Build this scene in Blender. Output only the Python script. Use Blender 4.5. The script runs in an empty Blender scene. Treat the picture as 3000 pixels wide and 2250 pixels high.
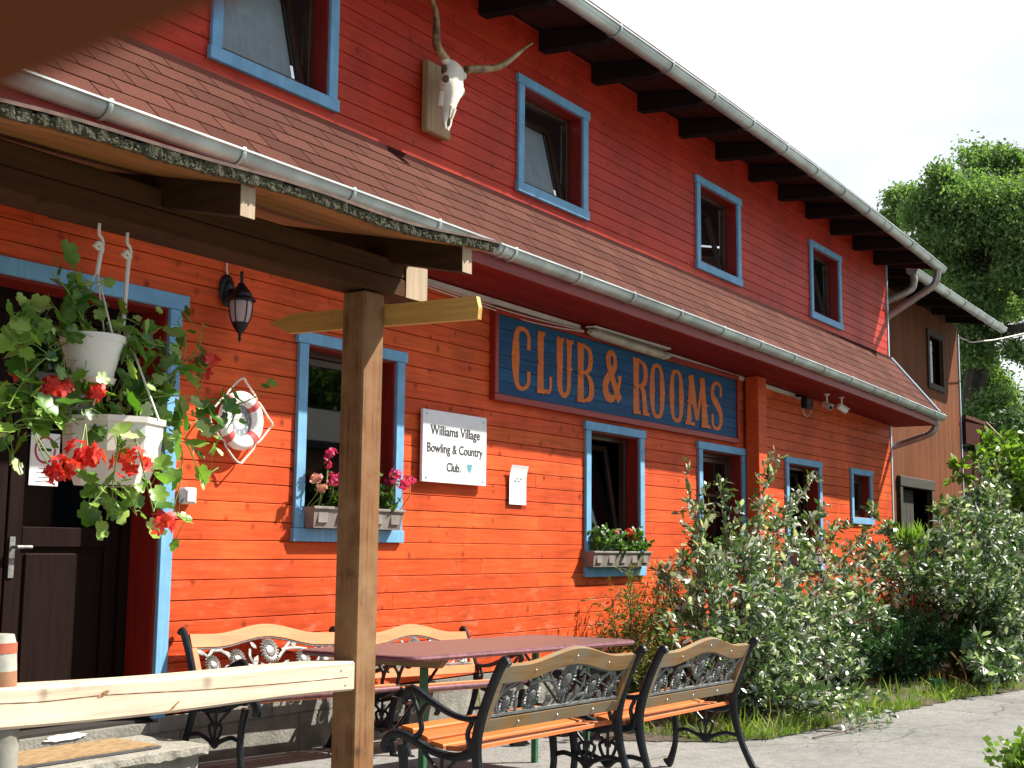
import bpy, math, random
import numpy as np
from mathutils import Vector, Matrix
random.seed(7); rng = np.random.default_rng(7)
SC = bpy.context.scene; COL = SC.collection
R = math.radians
# ------------------------------------------------------------------ camera, sky, sun, exposure
YAW, PITCH, ROLL, FPX = R(56.4107), R(7.3078), R(0.5781), 3742.6
fwd = Vector((math.sin(YAW)*math.cos(PITCH), math.cos(YAW)*math.cos(PITCH), math.sin(PITCH)))
_r = Vector((math.cos(YAW), -math.sin(YAW), 0)); _u = _r.cross(fwd)
rgt = _r*math.cos(ROLL) + _u*math.sin(ROLL); upv = -_r*math.sin(ROLL) + _u*math.cos(ROLL)
cd = bpy.data.cameras.new('camera'); cam = bpy.data.objects.new('camera', cd); COL.objects.link(cam)
cam.matrix_world = Matrix((( rgt.x, upv.x, -fwd.x, 0), (rgt.y, upv.y, -fwd.y, 0), (rgt.z, upv.z, -fwd.z, 0), (0, 0, 0, 1)))
cd.sensor_width = 36; cd.lens = FPX/3000*36; cd.clip_start = 0.005; cd.clip_end = 600
cd.dof.use_dof = True; cd.dof.focus_distance = 6.5; cd.dof.aperture_fstop = 34
SC.camera = cam
def PY(u, v, y):        # point seen at photo pixel (3000 wide) on the plane Y = y
    d = fwd + rgt*((u-1500)/FPX) - upv*((v-1125)/FPX); return d*(y/d.y)
def PX(u, v, x):
    d = fwd + rgt*((u-1500)/FPX) - upv*((v-1125)/FPX); return d*(x/d.x)
def PZ(u, v, z):
    d = fwd + rgt*((u-1500)/FPX) - upv*((v-1125)/FPX); return d*(z/d.z)

SUN = Vector((1.3, -1.0, 1.69)).normalized()
w = bpy.data.worlds.new('World'); SC.world = w; w.use_nodes = True
nt = w.node_tree; nt.nodes.clear()
def wn(t, **k):
    n = nt.nodes.new(t)
    for a, b in k.items(): setattr(n, a, b)
    return n
sky = wn('ShaderNodeTexSky', sky_type='NISHITA', sun_disc=False)
sky.sun_elevation = math.asin(SUN.z); sky.sun_rotation = math.atan2(SUN.x, SUN.y)
sky.air_density = 1.0; sky.dust_density = 2.0
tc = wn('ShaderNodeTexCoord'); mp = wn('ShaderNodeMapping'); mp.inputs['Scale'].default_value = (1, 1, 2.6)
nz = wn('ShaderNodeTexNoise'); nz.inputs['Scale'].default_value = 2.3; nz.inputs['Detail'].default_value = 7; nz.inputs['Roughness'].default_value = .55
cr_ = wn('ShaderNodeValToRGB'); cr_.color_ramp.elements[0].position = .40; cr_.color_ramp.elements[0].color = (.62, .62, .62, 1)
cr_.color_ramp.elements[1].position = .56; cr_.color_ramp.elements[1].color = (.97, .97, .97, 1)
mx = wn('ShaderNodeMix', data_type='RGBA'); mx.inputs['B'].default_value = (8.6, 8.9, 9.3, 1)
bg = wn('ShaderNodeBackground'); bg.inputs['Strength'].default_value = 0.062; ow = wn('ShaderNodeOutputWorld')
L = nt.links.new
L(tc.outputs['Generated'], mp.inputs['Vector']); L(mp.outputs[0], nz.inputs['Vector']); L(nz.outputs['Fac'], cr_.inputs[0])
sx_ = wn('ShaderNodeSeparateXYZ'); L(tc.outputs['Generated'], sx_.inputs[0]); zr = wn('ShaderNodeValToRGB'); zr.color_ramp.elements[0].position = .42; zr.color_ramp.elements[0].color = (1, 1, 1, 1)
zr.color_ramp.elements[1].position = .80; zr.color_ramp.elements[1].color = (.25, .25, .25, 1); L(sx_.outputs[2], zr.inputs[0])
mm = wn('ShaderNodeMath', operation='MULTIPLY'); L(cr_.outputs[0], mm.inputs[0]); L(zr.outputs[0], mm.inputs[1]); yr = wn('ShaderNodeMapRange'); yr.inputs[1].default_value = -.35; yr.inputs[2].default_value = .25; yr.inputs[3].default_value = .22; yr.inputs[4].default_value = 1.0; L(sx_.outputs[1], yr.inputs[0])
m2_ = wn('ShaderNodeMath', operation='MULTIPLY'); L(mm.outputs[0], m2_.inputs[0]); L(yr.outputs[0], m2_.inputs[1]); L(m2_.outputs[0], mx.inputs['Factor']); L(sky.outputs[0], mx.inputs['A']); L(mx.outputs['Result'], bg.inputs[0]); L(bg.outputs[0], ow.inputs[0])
sl = bpy.data.lights.new('sun', 'SUN'); sl.energy = 5.0; sl.angle = R(.55); sl.color = (1, .93, .82)
so = bpy.data.objects.new('sun', sl); COL.objects.link(so); so.rotation_euler = SUN.to_track_quat('Z', 'Y').to_euler()
SC.view_settings.view_transform = 'Standard'; SC.view_settings.look = 'None'; SC.view_settings.gamma = 1
SC.view_settings.exposure = 1.15
SC.cycles.max_bounces = 8; SC.cycles.transparent_max_bounces = 12

# ------------------------------------------------------------------ materials
MATS = {}
class NT:
    def __init__(s, name):
        s.m = bpy.data.materials.new(name); s.m.use_nodes = True; s.t = s.m.node_tree; s.t.nodes.clear()
        s.out = s.n('ShaderNodeOutputMaterial'); s.b = s.n('ShaderNodeBsdfPrincipled'); s.l(s.b.outputs[0], s.out.inputs[0]); MATS[name] = s.m
    def n(s, t, **k):
        x = s.t.nodes.new(t)
        for a, b in k.items(): setattr(x, a, b)
        return x
    def l(s, a, b): s.t.links.new(a, b)
    def coord(s, scale=(1, 1, 1), kind='Object', island=False):
        c = s.n('ShaderNodeTexCoord'); mpn = s.n('ShaderNodeMapping'); mpn.inputs['Scale'].default_value = scale; s.l(c.outputs[kind], mpn.inputs[0])
        if island:
            g = s.n('ShaderNodeNewGeometry'); ml = s.n('ShaderNodeMath', operation='MULTIPLY'); ml.inputs[1].default_value = 37
            s.l(g.outputs['Random Per Island'], ml.inputs[0]); cb = s.n('ShaderNodeCombineXYZ')
            s.l(ml.outputs[0], cb.inputs[0]); s.l(ml.outputs[0], cb.inputs[2]); s.l(cb.outputs[0], mpn.inputs['Location'])
        return mpn.outputs[0]
    def noise(s, vec, scale, detail=4, rough=.55):
        x = s.n('ShaderNodeTexNoise'); x.inputs['Scale'].default_value = scale; x.inputs['Detail'].default_value = detail; x.inputs['Roughness'].default_value = rough
        s.l(vec, x.inputs['Vector']); return x.outputs['Fac']
    def ramp(s, fac, stops):
        x = s.n('ShaderNodeValToRGB'); e = x.color_ramp.elements
        while len(e) < len(stops): e.new(.5)
        for i, (p, c) in enumerate(stops): e[i].position = p; e[i].color = (*c, 1)
        s.l(fac, x.inputs[0]); return x.outputs[0]
    def mix(s, a, b, fac, mode='MIX'):
        x = s.n('ShaderNodeMix', data_type='RGBA', blend_type=mode)
        for k, vv in (('A', a), ('B', b), ('Factor', fac)):
            if isinstance(vv, (tuple, list)): x.inputs[k].default_value = (*vv, 1)
            elif isinstance(vv, (int, float)): x.inputs[k].default_value = vv
            else: s.l(vv, x.inputs[k])
        return x.outputs['Result']
    def bump(s, h, strength=.3, dist=.01):
        x = s.n('ShaderNodeBump'); x.inputs['Strength'].default_value = strength; x.inputs['Distance'].default_value = dist
        s.l(h, x.inputs['Height']); s.l(x.outputs[0], s.b.inputs['Normal'])
    def set(s, col=None, rough=.6, metal=0, spec=.5):
        if col is not None:
            if isinstance(col, tuple): s.b.inputs['Base Color'].default_value = (*col, 1)
            else: s.l(col, s.b.inputs['Base Color'])
        s.b.inputs['Roughness'].default_value = rough; s.b.inputs['Metallic'].default_value = metal; s.b.inputs['Specular IOR Level'].default_value = spec
        return s.m
def plain(name, c, rough=.6, metal=0, var=.25, sc=8, spec=.5, bump=.0):
    s = NT(name); v = s.coord(); f = s.noise(v, sc, 5)
    col = s.ramp(f, [(.3, tuple(x*(1-var) for x in c)), (.7, tuple(min(1, x*(1+var)) for x in c))])
    s.set(col, rough, metal, spec)
    if bump: s.bump(f, bump, .01)
    return s.m
def wood(name, c, axis=0, rough=.55, dark=.55, knots=.6, isl=True, streak=18, spec=.4, bands=.0, grey=None, bump=.25):
    s = NT(name); sc = [streak]*3; sc[axis] = 1.2
    v = s.coord(tuple(sc), island=isl); f = s.noise(v, 2.2, 6, .6)
    col = s.ramp(f, [(.25, tuple(x*dark for x in c)), (.5, c), (.75, tuple(min(1, x*1.25) for x in c))])
    if isl:
        g = s.n('ShaderNodeNewGeometry')
        tone = s.ramp(g.outputs['Random Per Island'], [(0, (.88, .82, .82)), (.5, (1, 1, 1)), (1, (1.0, 1.22, 1.1))])
        col = s.mix(col, tone, 1.0, 'MULTIPLY')
    if knots:
        ks = [7.0]*3; ks[axis] = 8.0
        vk = s.coord(tuple(ks), island=isl); vo = s.n('ShaderNodeTexVoronoi'); vo.inputs['Scale'].default_value = 1.0; s.l(vk, vo.inputs['Vector'])
        kk = s.ramp(vo.outputs['Distance'], [(.06, (1, 1, 1)), (.24, (0, 0, 0))])
        n2 = s.noise(vk, .9, 2); k2 = s.ramp(n2, [(.42, (0, 0, 0)), (.52, (1, 1, 1))])
        kf = s.mix(kk, k2, 1.0, 'MULTIPLY'); kf = s.mix((0, 0, 0), kf, knots)
        col = s.mix(col, tuple(x*.22 for x in c), kf)
    if bands:
        vb = s.coord((1.6, 1, .8)); fb = s.noise(vb, 1.2, 3); bb = s.ramp(fb, [(.35, (1-bands,)*3), (.65, (1, 1, 1))]); col = s.mix(col, bb, 1.0, 'MULTIPLY')
    if name == 'red lower':      # pale splash dust near the foot of the wall, and faded patches
        vd = s.coord((3, 3, 9)); fd = s.ramp(s.noise(vd, 1.6, 6, .7), [(.52, (0, 0, 0)), (.72, (.5, .5, .5))]); sp = s.n('ShaderNodeSeparateXYZ'); s.l(s.coord(), sp.inputs[0])
        gr = s.ramp(sp.outputs[2], [(.0, (1, 1, 1)), (.9, (.1, .1, .1))]); mr = s.n('ShaderNodeMapRange'); mr.inputs[1].default_value = .3; mr.inputs[2].default_value = 1.2; mr.inputs[3].default_value = 1; mr.inputs[4].default_value = .12; s.l(sp.outputs[2], mr.inputs[0])
        col = s.mix(col, (.80, .42, .26), s.mix(fd, mr.outputs[0], 1.0, 'MULTIPLY'))
    if name == 'pale rail':
        for (kx, kz, kr) in ((-.08, .0, 1), (.36, -.0, 1.1)): pass
    if grey:
        vg = s.coord((3, 3, 3)); fg = s.ramp(s.noise(vg, 2, 5), [(.4, (0, 0, 0)), (.65, (1, 1, 1))]); col = s.mix(col, grey, fg)
    s.set(col, rough, 0, spec)
    if bump: s.bump(f, bump, .004)
    return s.m
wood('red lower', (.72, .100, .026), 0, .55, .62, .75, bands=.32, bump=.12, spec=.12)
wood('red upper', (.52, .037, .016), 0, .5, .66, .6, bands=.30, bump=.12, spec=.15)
wood('red trim', (.20, .014, .009), 0, .5, .6, .3, bump=.1)
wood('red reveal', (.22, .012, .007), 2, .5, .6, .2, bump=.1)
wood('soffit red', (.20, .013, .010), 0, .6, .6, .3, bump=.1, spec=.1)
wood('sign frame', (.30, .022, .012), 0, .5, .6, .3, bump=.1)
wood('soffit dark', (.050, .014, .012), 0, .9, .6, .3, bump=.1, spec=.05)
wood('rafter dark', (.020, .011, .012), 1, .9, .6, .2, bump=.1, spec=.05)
wood('blue paint', (.17, .40, .62), 2, .6, .80, .25, isl=False, bump=.15, streak=34, spec=.25, grey=(.14, .33, .52))
wood('sign blue', (.018, .075, .17), 0, .6, .7, .25, bump=.1, spec=.1)
wood('letter orange', (.60, .15, .03), 0, .6, .8, .2, isl=False, bump=.1, spec=.15)
wood('frame brown', (.050, .022, .013), 2, .35, .6, .0, isl=False, bump=.05)
wood('door brown', (.014, .007, .006), 2, .7, .6, .0, isl=False, bump=.1, spec=.06)
wood('post wood', (.19, .088, .036), 2, .75, .38, .9, isl=False, grey=(.26, .155, .075), bump=.6, streak=30, spec=.2)
wood('beam wood', (.062, .026, .009), 0, .8, .5, .5, isl=True, bump=.4, spec=.12)
wood('end grain and sunlit face', (.36, .28, .19), 2, .8, .7, 0, isl=False, bump=.3)  # cut rafter ends; on the beam front it paints in sunlight
wood('rafter wood', (.040, .020, .009), 1, .8, .5, .3, isl=True, bump=.4, spec=.12)
wood('board under', (.30, .11, .025), 0, .65, .45, .5, isl=True, bump=.4, streak=9)
wood('plank yellow', (.50, .29, .075), 1, .5, .75, .6, isl=False, bump=.15)
wood('pale rail', (.64, .51, .38), 0, .6, .62, .6, isl=False, bump=.2, streak=24)
wood('bench orange', (.60, .185, .07), 0, .4, .75, .3, bump=.1)
wood('bench seat', (.50, .13, .035), 0, .38, .7, .2, bump=.1)
wood('bench worn', (.24, .125, .035), 0, .5, .45, .5, grey=(.19, .155, .10), bump=.25)
wood('table top', (.15, .092, .08), 0, .38, .75, .1, isl=False, bump=.1)
wood('table bearer', (.34, .24, .13), 1, .6, .6, .2, bump=.2)
wood('plaque wood', (.33, .22, .11), 2, .6, .6, .3, isl=False, bump=.2)
wood('brown cladding', (.17, .055, .021), 2, .8, .75, .2, bump=.2, bands=.2, spec=.1)
wood('old black wood', (.03, .028, .022), 0, .8, .5, .2, isl=False, bump=.4)
plain('crack brown', (.10, .05, .02), .8)
s = NT('knot brown'); v = s.coord(); s.set(s.ramp(s.noise(v, 70, 5, .7), [(.35, (.10, .04, .015)), (.6, (.40, .22, .10))]), .6)
plain('shell dark', (.02, .016, .014), .9)
plain('backing red', (.10, .012, .007), .9)
plain('zinc', (.50, .58, .58), .42, .7, .28, 3, bump=.15)
plain('pipe paint', (.36, .34, .32), .4, .6, .15, 5)
plain('trim metal', (.42, .56, .66), .4, .2, .1)
plain('cast iron', (.016, .022, .028), .38, .3, .3, 20, bump=.3)
plain('cast grey', (.20, .21, .20), .45, .35, .4, 30, bump=.4)
plain('cast shaded', (.115, .125, .125), .5, .35, .4, 30, bump=.4)  # same cast metal as the lit panels, shade put into the colour
plain('green metal', (.035, .16, .07), .4, .1, .3, 12)
plain('table edge', (.16, .06, .075), .35, 0, .4, 30)
plain('white plastic', (.72, .70, .65), .4, 0, .08, 3)
plain('pale conduit', (.62, .57, .50), .5, 0, .15, 4)
plain('tube fixture', (.40, .38, .30), .5, 0, .3, 9)
plain('plaque white', (.78, .80, .82), .3, 0, .06, 14)
plain('paper', (.85, .84, .84), .7, 0, .04)
plain('ink', (.03, .03, .035), .7)
plain('ink soft', (.20, .20, .22), .7)
plain('sign red', (.45, .03, .05), .6)
plain('shield green', (.10, .35, .40), .6)
plain('black metal', (.012, .013, .015), .4, .4, .3, 20)
plain('bone', (.66, .62, .52), .65, 0, .12, 12, bump=.5)
plain('bone shade', (.12, .08, .05), .85, 0, .4, 20)
plain('buoy white', (.85, .84, .82), .4, 0, .05)
plain('buoy red', (.62, .09, .08), .45, 0, .2)
plain('rope', (.72, .68, .58), .8, 0, .15, 40)
plain('clock dark', (.20, .24, .28), .5)
plain('clock pale', (.60, .62, .56), .5)
plain('curtain', (.80, .84, .86), .9, 0, .1)
plain('soil', (.06, .045, .03), .95, 0, .5, 20, bump=.8)
plain('planter', (.20, .18, .16), .7, 0, .25, 12, bump=.3)
plain('pelargonium red', (.75, .035, .03), .5, 0, .2, 60)
plain('pelargonium pink', (.72, .03, .22), .5, 0, .25, 60)
plain('stem green', (.16, .26, .05), .6)
plain('stem brown', (.09, .06, .04), .8, 0, .4, 20)
plain('bark', (.04, .033, .026), .9, 0, .5, 6, bump=.6)
plain('pink rod', (.40, .10, .10), .5)
plain('log grey', (.22, .215, .18), .85, 0, .3, 10, bump=.5)
plain('painted band red', (.38, .09, .045), .6, 0, .3, 20)
plain('painted band white', (.34, .34, .29), .6, 0, .25, 20)
plain('painted band brown', (.25, .12, .06), .6, 0, .3, 20)
plain('mat rubber', (.07, .07, .08), .7)
plain('neighbour wall', (.42, .26, .20), .9)
plain('neighbour roof', (.09, .11, .13), .8)
plain('neighbour dark', (.03, .035, .05), .9)
s = NT('coir'); v = s.coord((6, 40, 6)); f = s.noise(v, 3, 6); s.set(s.ramp(f, [(.3, (.16, .09, .035)), (.6, (.38, .26, .13)), (.8, (.45, .36, .22))]), .95); s.bump(f, .8, .01)
s = NT('horn'); v = s.coord((1, 1, 1)); f = s.noise(v, 7, 4)
s.set(s.ramp(f, [(.36, (.05, .035, .02)), (.5, (.30, .19, .07)), (.66, (.42, .33, .18))]), .42); s.bump(s.noise(v, 40, 3), .3, .004)
s = NT('shingles'); v = s.coord(); g = s.n('ShaderNodeNewGeometry'); f = s.noise(v, 160, 3)
c1 = s.ramp(g.outputs['Random Per Island'], [(0, (.078, .028, .021)), (.5, (.098, .036, .026)), (1, (.120, .045, .033))])
c2 = s.ramp(f, [(.35, (.62, .62, .62)), (.6, (1.05, 1.05, 1.05)), (.78, (1.7, 1.6, 1.5))]); c3 = s.ramp(s.noise(v, 1.1, 4), [(.35, (.86, .86, .86)), (.65, (1, 1, 1))])
s.set(s.mix(s.mix(c1, c2, 1, 'MULTIPLY'), c3, 1, 'MULTIPLY'), .95, 0, .1); s.bump(f, .5, .003)
s = NT('stone base'); v = s.coord(); f = s.noise(v, 5, 8, .65); f2 = s.noise(v, 60, 4)
vo = s.n('ShaderNodeTexBrick'); vo.inputs['Scale'].default_value = 1.1; vo.inputs['Mortar Size'].default_value = .008; vo.inputs['Color1'].default_value = (1, 1, 1, 1); vo.inputs['Color2'].default_value = (.8, .8, .8, 1); vo.inputs['Mortar'].default_value = (.45, .45, .45, 1)
mpp = s.n('ShaderNodeMapping'); mpp.inputs['Rotation'].default_value = (R(90), 0, 0); s.l(v, mpp.inputs[0]); s.l(mpp.outputs[0], vo.inputs['Vector'])
s.set(s.mix(s.ramp(f, [(.3, (.14, .14, .12)), (.55, (.25, .245, .215)), (.75, (.36, .355, .325))]), vo.outputs['Color'], .8, 'MULTIPLY'), .9); s.bump(f2, .6, .01)
s = NT('concrete'); v = s.coord(); f = s.noise(v, 6, 9, .7); f2 = s.noise(v, 45, 5)
s.set(s.ramp(f, [(.3, (.19, .185, .15)), (.6, (.32, .31, .27)), (.8, (.42, .41, .38))]), .92); s.bump(f2, .8, .012)
s = NT('path grey'); v = s.coord(); f = s.noise(v, .9, 6, .6); f2 = s.noise(v, 70, 4, .7); f3 = s.noise(v, 14, 5)
c = s.ramp(f, [(.3, (.155, .158, .155)), (.5, (.225, .228, .22)), (.7, (.265, .265, .255))]); c = s.mix(c, s.ramp(f2, [(.3, (.62, .62, .62)), (.65, (1.12, 1.12, 1.12))]), 1, 'MULTIPLY')
c = s.mix(c, s.ramp(f3, [(.35, (.82, .82, .80)), (.6, (1, 1, 1))]), 1, 'MULTIPLY')
vo = s.n('ShaderNodeTexVoronoi', feature='DISTANCE_TO_EDGE'); vo.inputs['Scale'].default_value = .55
dd = s.n('ShaderNodeMix', data_type='RGBA'); dd.inputs['Factor'].default_value = .12; s.l(v, dd.inputs['A']); nn = s.n('ShaderNodeTexNoise'); nn.inputs['Scale'].default_value = 3; s.l(v, nn.inputs['Vector']); s.l(nn.outputs['Color'], dd.inputs['B']); s.l(dd.outputs['Result'], vo.inputs['Vector'])
c = s.mix(c, s.ramp(vo.outputs['Distance'], [(.0, (.45, .45, .42)), (.008, (1, 1, 1))]), .8, 'MULTIPLY')
s.set(c, .92, 0, .3); s.bump(f2, .6, .006)
s = NT('mossy edge'); v = s.coord(); f = s.noise(v, 60, 7, .8); f2 = s.noise(v, 140, 4)
s.set(s.ramp(f, [(.36, (.012, .015, .006)), (.48, (.055, .058, .026)), (.60, (.13, .12, .08)), (.74, (.36, .32, .25))]), .95); s.bump(f2, 1, .02)
s = NT('felt top'); v = s.coord(); s.set(s.ramp(s.noise(v, 20, 5), [(.3, (.06, .04, .035)), (.7, (.14, .09, .07))]), .95)
s = NT('skin'); s.set((.125, .042, .020), 1.0, 0, 0); s.b.inputs['Subsurface Weight'].default_value = .0; s.b.inputs['Subsurface Radius'].default_value = (.004, .0015, .0008)
s = NT('clear plastic'); s.set((.5, .42, .42), .2); s.b.inputs['Alpha'].default_value = .75
s = NT('glass')
s.t.nodes.remove(s.b); tr = s.n('ShaderNodeBsdfTransparent'); tr.inputs[0].default_value = (.75, .78, .78, 1); gl = s.n('ShaderNodeBsdfGlossy'); gl.inputs['Roughness'].default_value = .02
fr = s.n('ShaderNodeFresnel'); fr.inputs['IOR'].default_value = 1.6; ms = s.n('ShaderNodeMixShader'); s.l(fr.outputs[0], ms.inputs[0]); s.l(tr.outputs[0], ms.inputs[1]); s.l(gl.outputs[0], ms.inputs[2]); s.l(ms.outputs[0], s.out.inputs[0])
def leafmat(name, cols, rough=.45, trans=.35, spec=.5):
    s = NT(name); g = s.n('ShaderNodeNewGeometry')
    col = s.ramp(g.outputs['Random Per Island'], cols); s.set(col, rough, 0, spec)
    t = s.n('ShaderNodeBsdfTranslucent'); tcl = s.mix(col, (1.0, 1.25, .45), 1, 'MULTIPLY'); s.l(tcl, t.inputs[0])
    ms = s.n('ShaderNodeMixShader'); ms.inputs[0].default_value = trans; s.l(s.b.outputs[0], ms.inputs[1]); s.l(t.outputs[0], ms.inputs[2]); s.l(ms.outputs[0], s.out.inputs[0])
leafmat('silver glint leaf', [(0, (.035, .085, .025)), (.5, (.09, .16, .05)), (.68, (.20, .27, .14)), (.80, (.50, .54, .45)), (1, (.84, .86, .80))], .30, .25, .9)  # silver is the leaf's own; near-white stops paint in sun glints
leafmat('silver glint leaf deep', [(0, (.03, .08, .025)), (.5, (.08, .15, .045)), (.7, (.17, .24, .12)), (.85, (.42, .46, .38)), (1, (.78, .80, .74))], .30, .25, .9)  # near-white stop again puts sun glints into the leaf colour
leafmat('lime leaf', [(0, (.12, .22, .03)), (1, (.26, .38, .07))], .45, .4)
leafmat('tree leaf', [(0, (.07, .13, .05)), (.5, (.14, .22, .085)), (1, (.26, .35, .16))], .6, .5, .2)
leafmat('tree leaf dark', [(0, (.015, .04, .012)), (.5, (.03, .07, .02)), (1, (.06, .12, .03))], .5, .3)
leafmat('ivy leaf', [(0, (.035, .11, .015)), (.5, (.12, .27, .03)), (.85, (.28, .44, .08)), (1, (.55, .65, .35))], .38, .32, .7)
leafmat('thuja leaf', [(0, (.08, .13, .03)), (.5, (.16, .20, .06)), (1, (.28, .20, .08))], .6, .3)
leafmat('conifer leaf', [(0, (.02, .075, .025)), (.5, (.04, .12, .04)), (1, (.08, .17, .06))], .6, .25)
leafmat('litter', [(0, (.10, .06, .03)), (.5, (.22, .16, .08)), (1, (.35, .32, .18))], .8, .1)
leafmat('grass leaf', [(0, (.08, .16, .02)), (.5, (.17, .27, .04)), (.8, (.30, .34, .08)), (1, (.38, .34, .15))], .6, .4)
leafmat('box leaf', [(0, (.03, .09, .02)), (.5, (.07, .16, .03)), (1, (.16, .26, .06))], .45, .3)
leafmat('petal red', [(0, (.60, .02, .02)), (.6, (.80, .045, .03)), (1, (.85, .12, .08))], .5, .35)
leafmat('petal pink', [(0, (.55, .02, .14)), (.6, (.75, .04, .24)), (1, (.80, .12, .36))], .5, .35)
leafmat('petal pale', [(0, (.65, .25, .30)), (1, (.75, .45, .45))], .5, .35)

# ------------------------------------------------------------------ mesh helpers
def cr(pts, k=8, closed=False):      # Catmull-Rom resample of points (any dimension)
    P = [np.array(p, float) for p in pts]; n = len(P); out = []
    rngk = range(n) if closed else range(n-1)
    for i in rngk:
        p1, p2 = P[i], P[(i+1) % n]
        p0 = P[(i-1) % n] if (closed or i > 0) else 2*p1-p2
        p3 = P[(i+2) % n] if (closed or i+2 < n) else 2*p2-p1
        for j in range(k):
            t = j/k; out.append(.5*((2*p1)+(-p0+p2)*t+(2*p0-5*p1+4*p2-p3)*t*t+(-p0+3*p1-3*p2+p3)*t**3))
    if not closed: out.append(P[-1])
    return out
class MB:
    def __init__(s): s.v = []; s.f = []
    def add(s, vs, fs):
        o = len(s.v); s.v += [tuple(map(float, x)) for x in vs]; s.f += [tuple(i+o for i in f) for f in fs]; return s
    def box(s, a, b, bev=0):
        (x0, y0, z0), (x1, y1, z1) = a, b
        if bev:
            e = bev; vs = []; 
            pr = [(0+e, 0), (1, 0)]
            # chamfered box: convex hull style built from 24 verts
            X = (x0, x1); Y = (y0, y1); Z = (z0, z1); vs = []; idx = {}
            for i in (0, 1):
                for j in (0, 1):
                    for k in (0, 1):
                        sx, sy, sz = (1, -1)[i], (1, -1)[j], (1, -1)[k]
                        for ax in range(3):
                            p = [X[i]+sx*e, Y[j]+sy*e, Z[k]+sz*e]; p[ax] = (X[i], Y[j], Z[k])[ax]; idx[(i, j, k, ax)] = len(vs); vs.append(p)
            fs = []
            for ax in range(3):
                for sgn in (0, 1):
                    o = [a_ for a_ in range(3) if a_ != ax]; q = []
                    for (p, r_) in ((0, 0), (1, 0), (1, 1), (0, 1)):
                        c = [0, 0, 0]; c[ax] = sgn; c[o[0]] = p; c[o[1]] = r_; q.append(idx[(*c, ax)])
                    if (sgn == 0) ^ (ax == 1): q = q[::-1]
                    fs.append(q)
            for ax in range(3):
                o = [a_ for a_ in range(3) if a_ != ax]
                for p in (0, 1):
                    for r_ in (0, 1):
                        c0 = [0, 0, 0]; c0[o[0]] = p; c0[o[1]] = r_; c1 = c0[:]; c1[ax] = 1
                        fs.append([idx[(*c0, o[0])], idx[(*c1, o[0])], idx[(*c1, o[1])], idx[(*c0, o[1])]])
            for i in (0, 1):
                for j in (0, 1):
                    for k in (0, 1): fs.append([idx[(i, j, k, a_)] for a_ in range(3)])
            return s.add(vs, fs)
        return s.add([(x0, y0, z0), (x1, y0, z0), (x1, y1, z0), (x0, y1, z0), (x0, y0, z1), (x1, y0, z1), (x1, y1, z1), (x0, y1, z1)],
              [(0, 3, 2, 1), (4, 5, 6, 7), (0, 1, 5, 4), (1, 2, 6, 5), (2, 3, 7, 6), (3, 0, 4, 7)])
    def prism(s, outline, d, cap=True):   # outline: list of 3D points, extruded by vector d
        n = len(outline); d = Vector(d); vs = [Vector(p) for p in outline]+[Vector(p)+d for p in outline]
        fs = [(i, (i+1) % n, (i+1) % n+n, i+n) for i in range(n)]
        if cap: fs += [tuple(range(n))[::-1], tuple(range(n, 2*n))]
        return s.add(vs, fs)
    def strip(s, top, bot, d):      # ribbon between two polylines, extruded by d
        n = len(top); d = np.array(d, float); T = [np.array(p, float) for p in top]; B = [np.array(p, float) for p in bot]
        vs = T+B+[p+d for p in T]+[p+d for p in B]; fs = []
        for i in range(n-1):
            fs += [(i, i+1, n+i+1, n+i), (2*n+i+1, 2*n+i, 3*n+i, 3*n+i+1), (i+1, i, 2*n+i, 2*n+i+1), (n+i, n+i+1, 3*n+i+1, 3*n+i)]
        fs += [(0, n, 3*n, 2*n), (n-1, 3*n-1, 4*n-1, 2*n-1)]
        return s.add(vs, fs)
    def tube(s, path, r, n=8, b=None, side=None, closed=False, cap=True):
        P = [Vector(p) for p in path]; m = len(P); rr = r if hasattr(r, '__len__') else [r]*m
        bb = b if hasattr(b, '__len__') else [b]*m if b is not None else rr
        vs = []; ref = None
        for i in range(m):
            a_ = P[(i-1) % m] if (closed or i > 0) else P[i]; c_ = P[(i+1) % m] if (closed or i < m-1) else P[i]
            t = (c_-a_).normalized() if (c_-a_).length > 1e-9 else Vector((0, 0, 1))
            if side is not None: e1 = Vector(side); e1 = (e1-t*e1.dot(t)).normalized(); e2 = t.cross(e1)
            else:
                if ref is None: ref = Vector((0, 0, 1)) if abs(t.z) < .9 else Vector((1, 0, 0))
                e1 = (ref-t*ref.dot(t)).normalized(); e2 = t.cross(e1); ref = e1
            for k in range(n):
                an = 2*math.pi*k/n; vs.append(P[i]+e1*math.cos(an)*bb[i]+e2*math.sin(an)*rr[i])
        fs = [(i*n+k, i*n+(k+1) % n, ((i+1) % m)*n+(k+1) % n, ((i+1) % m)*n+k) for i in range(m if closed else m-1) for k in range(n)]
        if cap and not closed: fs += [tuple(range(n))[::-1], tuple(range((m-1)*n, m*n))]
        return s.add(vs, fs)
    def lathe(s, prof, c=(0, 0, 0), n=20, sx=1, sy=1):
        vs = []; m = len(prof)
        for r_, z in prof:
            for k in range(n): an = 2*math.pi*k/n; vs.append((c[0]+math.cos(an)*r_*sx, c[1]+math.sin(an)*r_*sy, c[2]+z))
        fs = [(i*n+k, i*n+(k+1) % n, (i+1)*n+(k+1) % n, (i+1)*n+k) for i in range(m-1) for k in range(n)]
        return s.add(vs, fs)
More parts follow.
